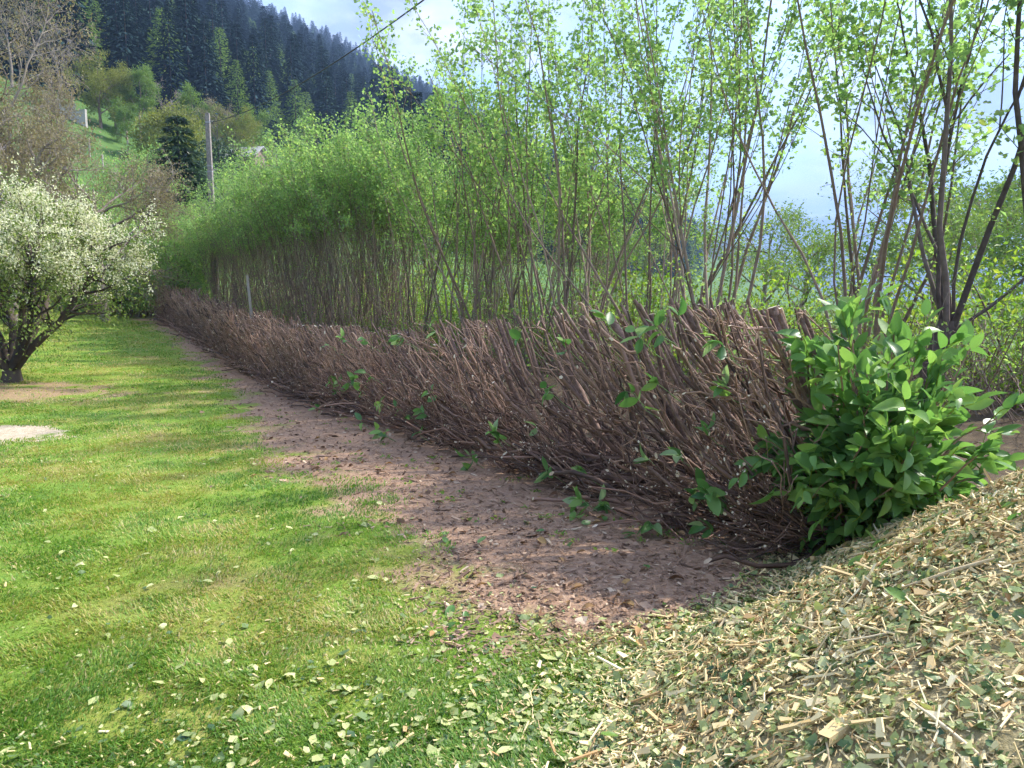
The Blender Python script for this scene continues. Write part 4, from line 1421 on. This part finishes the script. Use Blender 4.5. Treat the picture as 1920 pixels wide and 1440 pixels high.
pile = thing('chip_heap', 'heap of freshly shredded hedge cuttings, pale wood chips and torn leaves', 'heap', (PC[0], PC[1], 0))
na = 90; nr = 34
aa = np.linspace(0, 2 * math.pi, na, endpoint=False); rr = np.linspace(0, 1.0, nr)
AA, RR = np.meshgrid(aa, rr)
Rm = pile_r(AA)
XX = PC[0] + np.cos(AA) * RR * Rm; YY = PC[1] + np.sin(AA) * RR * Rm
ZZ = ground_z(XX, YY) + pile_z(XX, YY)[0] + 0.002 - 0.05 * (RR >= 0.999)
mb = MB()
i0 = (np.arange(nr - 1)[:, None] * na + np.arange(na)[None, :]); i1 = (np.arange(nr - 1)[:, None] * na + (np.arange(na)[None, :] + 1) % na)
mb.add(np.stack([XX - PC[0], YY - PC[1], ZZ], -1), np.stack([i0, i1, i1 + na, i0 + na], -1).reshape(-1, 4), 0, 0.35, True)
M_core = rough_mat('shredded_core', [(0.2, (0.13, 0.11, 0.05)), (0.5, (0.30, 0.25, 0.13)), (0.8, (0.50, 0.41, 0.24))], 55, 0.9, 0.1, 0.8, 70)
mb.build('mound', M_core, pile)


def surf(x, y, with_pile=True):
    g = ground_z(x, y); h, d = pile_z(x, y)
    e = 0.05
    if with_pile:
        zx = (ground_z(x + e, y) + pile_z(x + e, y)[0] - ground_z(x - e, y) - pile_z(x - e, y)[0]) / (2 * e)
        zy = (ground_z(x, y + e) + pile_z(x, y + e)[0] - ground_z(x, y - e) - pile_z(x, y - e)[0]) / (2 * e)
        return g + h, norm(np.stack([-zx, -zy, np.ones_like(zx)], -1))
    return g, np.tile(UP, (len(x), 1))


def basis_on(nrm, rng, tilt=0.35, az=None):
    n = len(nrm)
    Nn = norm(nrm + rng.normal(size=(n, 3)) * tilt)
    d = rng.normal(size=(n, 3))
    X = norm(d - Nn * np.sum(d * Nn, -1, keepdims=True)); Y = np.cross(Nn, X)
    return np.stack([X, Y, Nn], -1)


def chip_tpl(w, h):
    V = np.array([[-.5, -w, -h], [.5, -w * .6, -h], [.5, w * .6, -h], [-.5, w, -h], [-.45, -w, h], [.42, -w * .6, h], [.42, w * .6, h], [-.45, w, h]])
    return V, np.array([[4, 5, 6, 7], [0, 1, 5, 4], [2, 3, 7, 6]])


SHRED = (np.array([[-.5, 0, 0], [-.15, .32, .05], [.3, .22, -.02], [.5, -.08, .06], [.05, -.34, -.03]], float), np.array([[0, 4, 1], [1, 4, 2], [2, 4, 3]]))


def sample_pile(n, rng, spill=1.12):
    out = []
    while sum(len(o) for o in out) < n:
        a = rng.uniform(0, 2 * math.pi, 8000); r = np.sqrt(rng.random(8000)) * spill
        Rm = pile_r(a)
        x = PC[0] + np.cos(a) * r * Rm; y = PC[1] + np.sin(a) * r * Rm
        vis = (y > 1.2) & (x < y * 0.78 + 0.25) & (y < 5.3)
        keep = vis & ((r < 0.97) | (rng.random(8000) < 0.35 * (1.15 - r) / 0.18))
        out.append(np.stack([x, y], -1)[keep])
    return np.concatenate(out)[:n]


mb = MB()
n_w, n_l = 56000, 34000
P = sample_pile(n_w, rng); z, nn = surf(P[:, 0], P[:, 1])
pos = np.stack([P[:, 0] - PC[0], P[:, 1] - PC[1], z + rng.random(n_w) ** 1.3 * 0.034], -1)
tint = np.clip(rng.normal(0.56, 0.24, n_w) + 0.8 * (fbm(P[:, 0], P[:, 1], 55, 3, 3.0) - 0.48), 0, 1); tint[rng.random(n_w) < 0.07] = 0.02
for tp, a, b in ((chip_tpl(0.10, 0.045), 0, n_w // 2), (chip_tpl(0.2, 0.07), n_w // 2, n_w * 3 // 4), (chip_tpl(0.03, 0.02), n_w * 3 // 4, n_w)):
    L = rng.lognormal(math.log(0.0175 if a < n_w * 3 // 4 else 0.042), 0.58, b - a)
    scatter_leaves(mb, tp, pos[a:b], None, L, rng, 0, 0, tint[a:b], False, basis_on(nn[a:b], rng, 0.4))
P = sample_pile(n_l, rng, 1.12); _, dl = pile_z(P[:, 0], P[:, 1]); P = P[rng.random(n_l) < 0.35 + 0.75 * dl]; n_l = len(P); z, nn = surf(P[:, 0], P[:, 1])
pos = np.stack([P[:, 0] - PC[0], P[:, 1] - PC[1], z + rng.random(n_l) ** 1.3 * 0.03], -1)
scatter_leaves(mb, SHRED, pos, None, rng.lognormal(math.log(0.025), 0.45, n_l), rng, 0, 1, np.clip(rng.normal(0.55, 0.27, n_l), 0, 1), False, basis_on(nn, rng, 0.4))
mb.build('chips', [M_chip_wood, M_chip_leaf], pile, kind='stuff')

from mathutils import Matrix


def put(o, pos, B, size):
    Mx = Matrix.Identity(4)
    sz = (size,) * 3 if np.isscalar(size) else size
    for r_ in range(3):
        for c_ in range(3):
            Mx[r_][c_] = B[r_, c_] * sz[c_]
        Mx[r_][3] = pos[r_]
    o.matrix_basis = Mx
    return o


def torn_tpl(rng):
    V, F = tpl_laurel(rng.uniform(-0.2, 0.35), rng.uniform(0.36, 0.5), rng.uniform(0.02, 0.12), 5)
    V = V.copy()
    cut = rng.uniform(0.55, 1.1)
    V[:, 0] = np.minimum(V[:, 0], cut + rng.normal(size=len(V)) * 0.03)
    V[:, 2] += rng.normal(size=len(V)) * 0.015
    return V, F


torn = []
for k in range(10):
    t = MB(); V, F = torn_tpl(rng); t.add(V, F, 0, k / 10 + 0.05, True); torn.append(t.mesh('torn_leaf', M_chip_leaf if k % 3 else M_laurel))
P = sample_pile(200, rng, 1.15); z, nn = surf(P[:, 0], P[:, 1]); BB = basis_on(nn, rng, 0.3)
for k in range(len(P)):
    put(link('torn_leaf', torn[int(rng.integers(10))], pile), (P[k, 0] - PC[0], P[k, 1] - PC[1], z[k] + 0.026), BB[k], rng.uniform(0.05, 0.10))
M_straw = rough_mat('split_stick', [(0.1, (0.34, 0.24, 0.13)), (0.6, (0.58, 0.46, 0.28)), (1.0, (0.72, 0.62, 0.44))], 30, 0.75, 0.6, 0.1, 80)
sticks = []
for k in range(8):
    t = MB(); p = wander(rng, (-.5, 0, 0), (1, 0, 0), 1.0, 6, 0.06)
    tubes(t, [(p, np.array([0.5, 1, 1, 0.95, 0.8, 0.3]) * rng.uniform(0.014, 0.032))], 5, 0, None, [rng.random()]); sticks.append(t.mesh('split_stick', M_straw))
P = sample_pile(95, rng, 1.0); z, nn = surf(P[:, 0], P[:, 1]); BB = basis_on(nn, rng, 0.15)
for k in range(len(P)):
    put(link('split_stick', sticks[k % 8], pile), (P[k, 0] - PC[0], P[k, 1] - PC[1], z[k] + 0.03), BB[k], rng.uniform(0.10, 0.34))

# ------------------------------------------------------------------ lawn grass, litter on the soil strip, loose leaves
rng = np.random.default_rng(2024)


def sample_view(n, ymin, ymax, rng, power=1.0, lo=-0.80, hi=0.72):
    y = ymin * (ymax / ymin) ** rng.random(n) if power == 1.0 else ymin + (ymax - ymin) * rng.random(n) ** power
    x = y * rng.uniform(lo, hi, n)
    return x, y


def in_lawn(x, y):
    t = (x - H0[0]) * HD[0] + (y - H0[1]) * HD[1]
    w = (x - H0[0]) * HN[0] + (y - H0[1]) * HN[1]
    return t, w


mb = MB()
n = 620000
x, y = sample_view(n, 1.55, 30.0, rng)
t_, w_ = in_lawn(x, y)
dm = dirt_amount(x, y)
ph, pd = pile_z(x, y)
clump = fbm(x, y, 61, 3, 5.0)
keep = (rng.random(n) > dm * 1.05 - 0.0) & (w_ > 0.2) & (pd > 0.97 - 0.14 * rng.random(len(x)) ** 2) & (rng.random(n) < 0.25 + 1.3 * sstep(0.3, 0.6, clump))
x, y, clump = x[keep], y[keep], clump[keep]
n = len(x)
z = ground_z(x, y)
dist = np.hypot(x, y)
patch = fbm(x, y, 62, 4, 0.9)
tint = np.clip(0.36 + 1.5 * (patch - 0.5) + rng.normal(size=n) * 0.17, 0, 0.84)
dry = rng.random(n) < 0.10 + 0.5 * sstep(0.5, 0.66, fbm(x, y, 63, 4, 0.8))
tint[dry] = rng.uniform(0.8, 1.0, dry.sum())
Lb = rng.uniform(0.015, 0.036, n) * (0.75 + 0.7 * clump) * (1 + 0.03 * dist)
Wb = rng.uniform(0.0013, 0.0024, n) * (1 + 0.18 * dist)
azc = fbm(x, y, 64, 2, 2.2) * 9.0
az = azc + rng.normal(size=n) * 1.0
lean = np.clip(rng.normal(0.95, 0.3, n), 0.15, 1.45)
d1 = np.stack([np.cos(az) * np.sin(lean * 0.6), np.sin(az) * np.sin(lean * 0.6), np.cos(lean * 0.6)], -1)
d2 = np.stack([np.cos(az) * np.sin(lean * 1.15), np.sin(az) * np.sin(lean * 1.15), np.cos(lean * 1.15)], -1)
side = np.stack([-np.sin(az), np.cos(az), 0 * az], -1)
b = np.stack([x, y, z - 0.003], -1)
m1 = b + d1 * (Lb * 0.5)[:, None]; tip = m1 + d2 * (Lb * 0.5)[:, None]
V = np.stack([b - side * Wb[:, None], b + side * Wb[:, None], m1 + side * (Wb * 0.8)[:, None], m1 - side * (Wb * 0.8)[:, None], tip], 1)
k5 = np.arange(n)[:, None] * 5
o_ = mb.n
mb.add(V, k5 + np.array([0, 1, 2, 3]), 0, np.repeat(tint, 5))
mb.add_faces(k5 + np.array([3, 2, 4]), 0, False, o_)
gr = mb.build('grass', M_grass)
tag(gr, 'short patchy lawn grass with mossy and dry spots', 'grass', kind='stuff')

# clippings and chips spilled over the lawn near the heap, small litter
mb = MB()
n = 56000
x, y = sample_view(n, 1.6, 8.0, rng)
ph, pd = pile_z(x, y)
t_, w_ = in_lawn(x, y)
keep = (pd > 0.93) & (rng.random(n) < np.clip(0.95 * np.exp(-(pd - 1) * 5.0) + 0.13 * np.exp(-(pd - 1) * 1.5), 0.015, 1)) & ((w_ > 1.9) | (t_ < -0.3)) & (rng.random(n) < 0.35 + 1.0 * fbm(x, y, 71, 3, 2.5))
x, y = x[keep], y[keep]; n = len(x)
z = ground_z(x, y) + pile_z(x, y)[0]
pos = np.stack([x, y, z + 0.004 + 0.016 * rng.random(n)], -1)
nn = np.tile(UP, (n, 1))
h_ = int(n * 0.28)
scatter_leaves(mb, chip_tpl(0.13, 0.05), pos[:h_], None, rng.lognormal(math.log(0.018), 0.45, h_), rng, 0, 0, np.clip(rng.normal(0.5, 0.22, h_), 0, 1), False, basis_on(nn[:h_], rng, 0.3))
scatter_leaves(mb, SHRED, pos[h_:], None, rng.lognormal(math.log(0.024), 0.45, n - h_), rng, 0, 1, np.clip(rng.normal(0.5, 0.26, n - h_), 0, 1), False, basis_on(nn[h_:], rng, 0.3))
tag(mb.build('spilled_chips', [M_chip_wood, M_chip_leaf]), 'scattered wood chips and leaf shreds spilled over the lawn beside the heap', 'wood chips', kind='stuff')

mb = MB()
n = 105000
x, y = sample_view(n, 2.6, 26.0, rng)
t_, w_ = in_lawn(x, y)
ph, pd = pile_z(x, y)
keep = (rng.random(n) < dirt_amount(x, y) - 0.05) & (pd > 0.97) & (w_ > -0.9) & (w_ < 3.6) & (t_ > -1.5)
x, y = x[keep], y[keep]; n = len(x)
dist = np.hypot(x, y)
pos = np.stack([x, y, ground_z(x, y) + 0.004 + 0.012 * rng.random(n)], -1)
nn = np.tile(UP, (n, 1))
tt = np.clip(rng.normal(0.5, 0.27, n), 0, 1)
a_ = int(n * 0.7)
grow_ = (1 + 0.05 * dist)
scatter_leaves(mb, chip_tpl(0.09, 0.03), pos[:a_], None, rng.lognormal(math.log(0.017), 0.6, a_) * grow_[:a_], rng, 0, 0, tt[:a_], False, basis_on(nn[:a_], rng, 0.25))
scatter_leaves(mb, SHRED, pos[a_:], None, rng.lognormal(math.log(0.019), 0.5, n - a_) * grow_[a_:], rng, 0, 0, tt[a_:], False, basis_on(nn[a_:], rng, 0.4))
tag(mb.build('bark_litter', M_litter), 'brown bark flakes and twig litter over the bare soil strip along the hedge', 'litter', kind='stuff')

# low weeds and tufts on the soil strip
mb = MB()
n = 1400
x, y = sample_view(n, 3.0, 14.0, rng)
t_, w_ = in_lawn(x, y); ph, pd = pile_z(x, y)
keep = (w_ > 0.5) & (w_ < 2.6) & (pd > 1) & (fbm(x, y, 81, 3, 2.0) > 0.55)
x, y = x[keep], y[keep]
for j in range(9):
    n = len(x)
    az = rng.uniform(0, 6.28, n)
    d = np.stack([np.cos(az), np.sin(az), rng.uniform(0.2, 0.9, n)], -1)
    xx = x + rng.normal(size=n) * 0.03; yy = y + rng.normal(size=n) * 0.03
    scatter_leaves(mb, DIAMOND if j % 2 else NARROW, np.stack([xx, yy, ground_z(xx, yy) + 0.005], -1), d, rng.uniform(0.02, 0.05, n), rng, 0.5, 0, np.clip(rng.normal(0.35, 0.2, n), 0, 0.8))
tag(mb.build('weeds', M_grass), 'small green weeds dotting the bare soil strip', 'weeds', kind='stuff')

# loose leaves one can count
def loose(n, region, name, cat, label, group, meshes, smin, smax, tilt=0.25, lift=0.02):
    done = 0
    while done < n:
        x = region[0] + (region[1] - region[0]) * rng.random(); y = region[2] + (region[3] - region[2]) * rng.random() ** 1.4
        if abs(x / y) > 0.74:
            continue
        t_, w_ = in_lawn(np.array([x]), np.array([y])); d_ = dirt_amount(np.array([x]), np.array([y]))[0]; pd = pile_z(np.array([x]), np.array([y]))[1][0]
        if pd < 1.02 or w_[0] < 0.3:
            continue
        if (region[4] == 'lawn') != (d_ < 0.5):
            continue
        if region[4] == 'lawn' and rng.random() > 0.25 + math.exp(-(pd - 1) * 1.5):
            continue
        B = basis_on(UP[None], rng, tilt)[0]
        o = link(name, meshes[int(rng.integers(len(meshes)))])
        put(o, (x, y, gz(x, y) + lift), B, rng.uniform(smin, smax))
        tag(o, label, cat, group); done += 1


pale = []
for k in range(6):
    t = MB(); V, F = torn_tpl(rng); t.add(V, F, 0, 0.68 + 0.06 * k, True); pale.append(t.mesh('loose_leaf', M_chip_leaf))
dead = []
for k in range(6):
    t = MB(); V, F = tpl_laurel(rng.uniform(0.2, 0.7), 0.42, 0.16, 5); V = V + rng.normal(size=V.shape) * 0.02; t.add(V, F, 0, k / 6.0, True); dead.append(t.mesh('dry_leaf', M_deadleaf))
loose(110, (-4.5, 1.5, 1.9, 9.0, 'lawn'), 'loose_leaf', 'leaf', 'pale torn laurel leaf lying loose on the lawn', 'torn leaves on the lawn', pale, 0.04, 0.085)
loose(110, (-3.5, 1.9, 3.2, 9.0, 'soil'), 'dry_leaf', 'leaf', 'curled dry brown leaf lying on the soil along the hedge', 'dry leaves on the soil', dead, 0.05, 0.11)
loose(16, (-0.5, 1.8, 3.4, 5.5, 'soil'), 'loose_leaf', 'leaf', 'fresh green laurel leaf dropped on the soil at the hedge foot', 'green leaves on the soil', [laurel_mesh(M_sprig, i, 4 + i) for i in range(3)], 0.07, 0.12, 0.3, 0.025)

# ------------------------------------------------------------------ haze
mb = MB()
box(mb, (200, 2400, 270), (8200, 6400, 640))
m, nt = new_mat('haze')
vol = N(nt, 'ShaderNodeVolumePrincipled')
vol.inputs['Color'].default_value = (0.38, 0.58, 1.0, 1)
vol.inputs['Density'].default_value = 0.0005
vol.inputs['Anisotropy'].default_value = 0.2
nt.links.new(vol.outputs[0], N(nt, 'ShaderNodeOutputMaterial').inputs['Volume'])
hz = mb.build('haze', m, kind='stuff')
tag(hz, 'thin bluish haze over the valley and hillside', 'haze', kind='stuff')
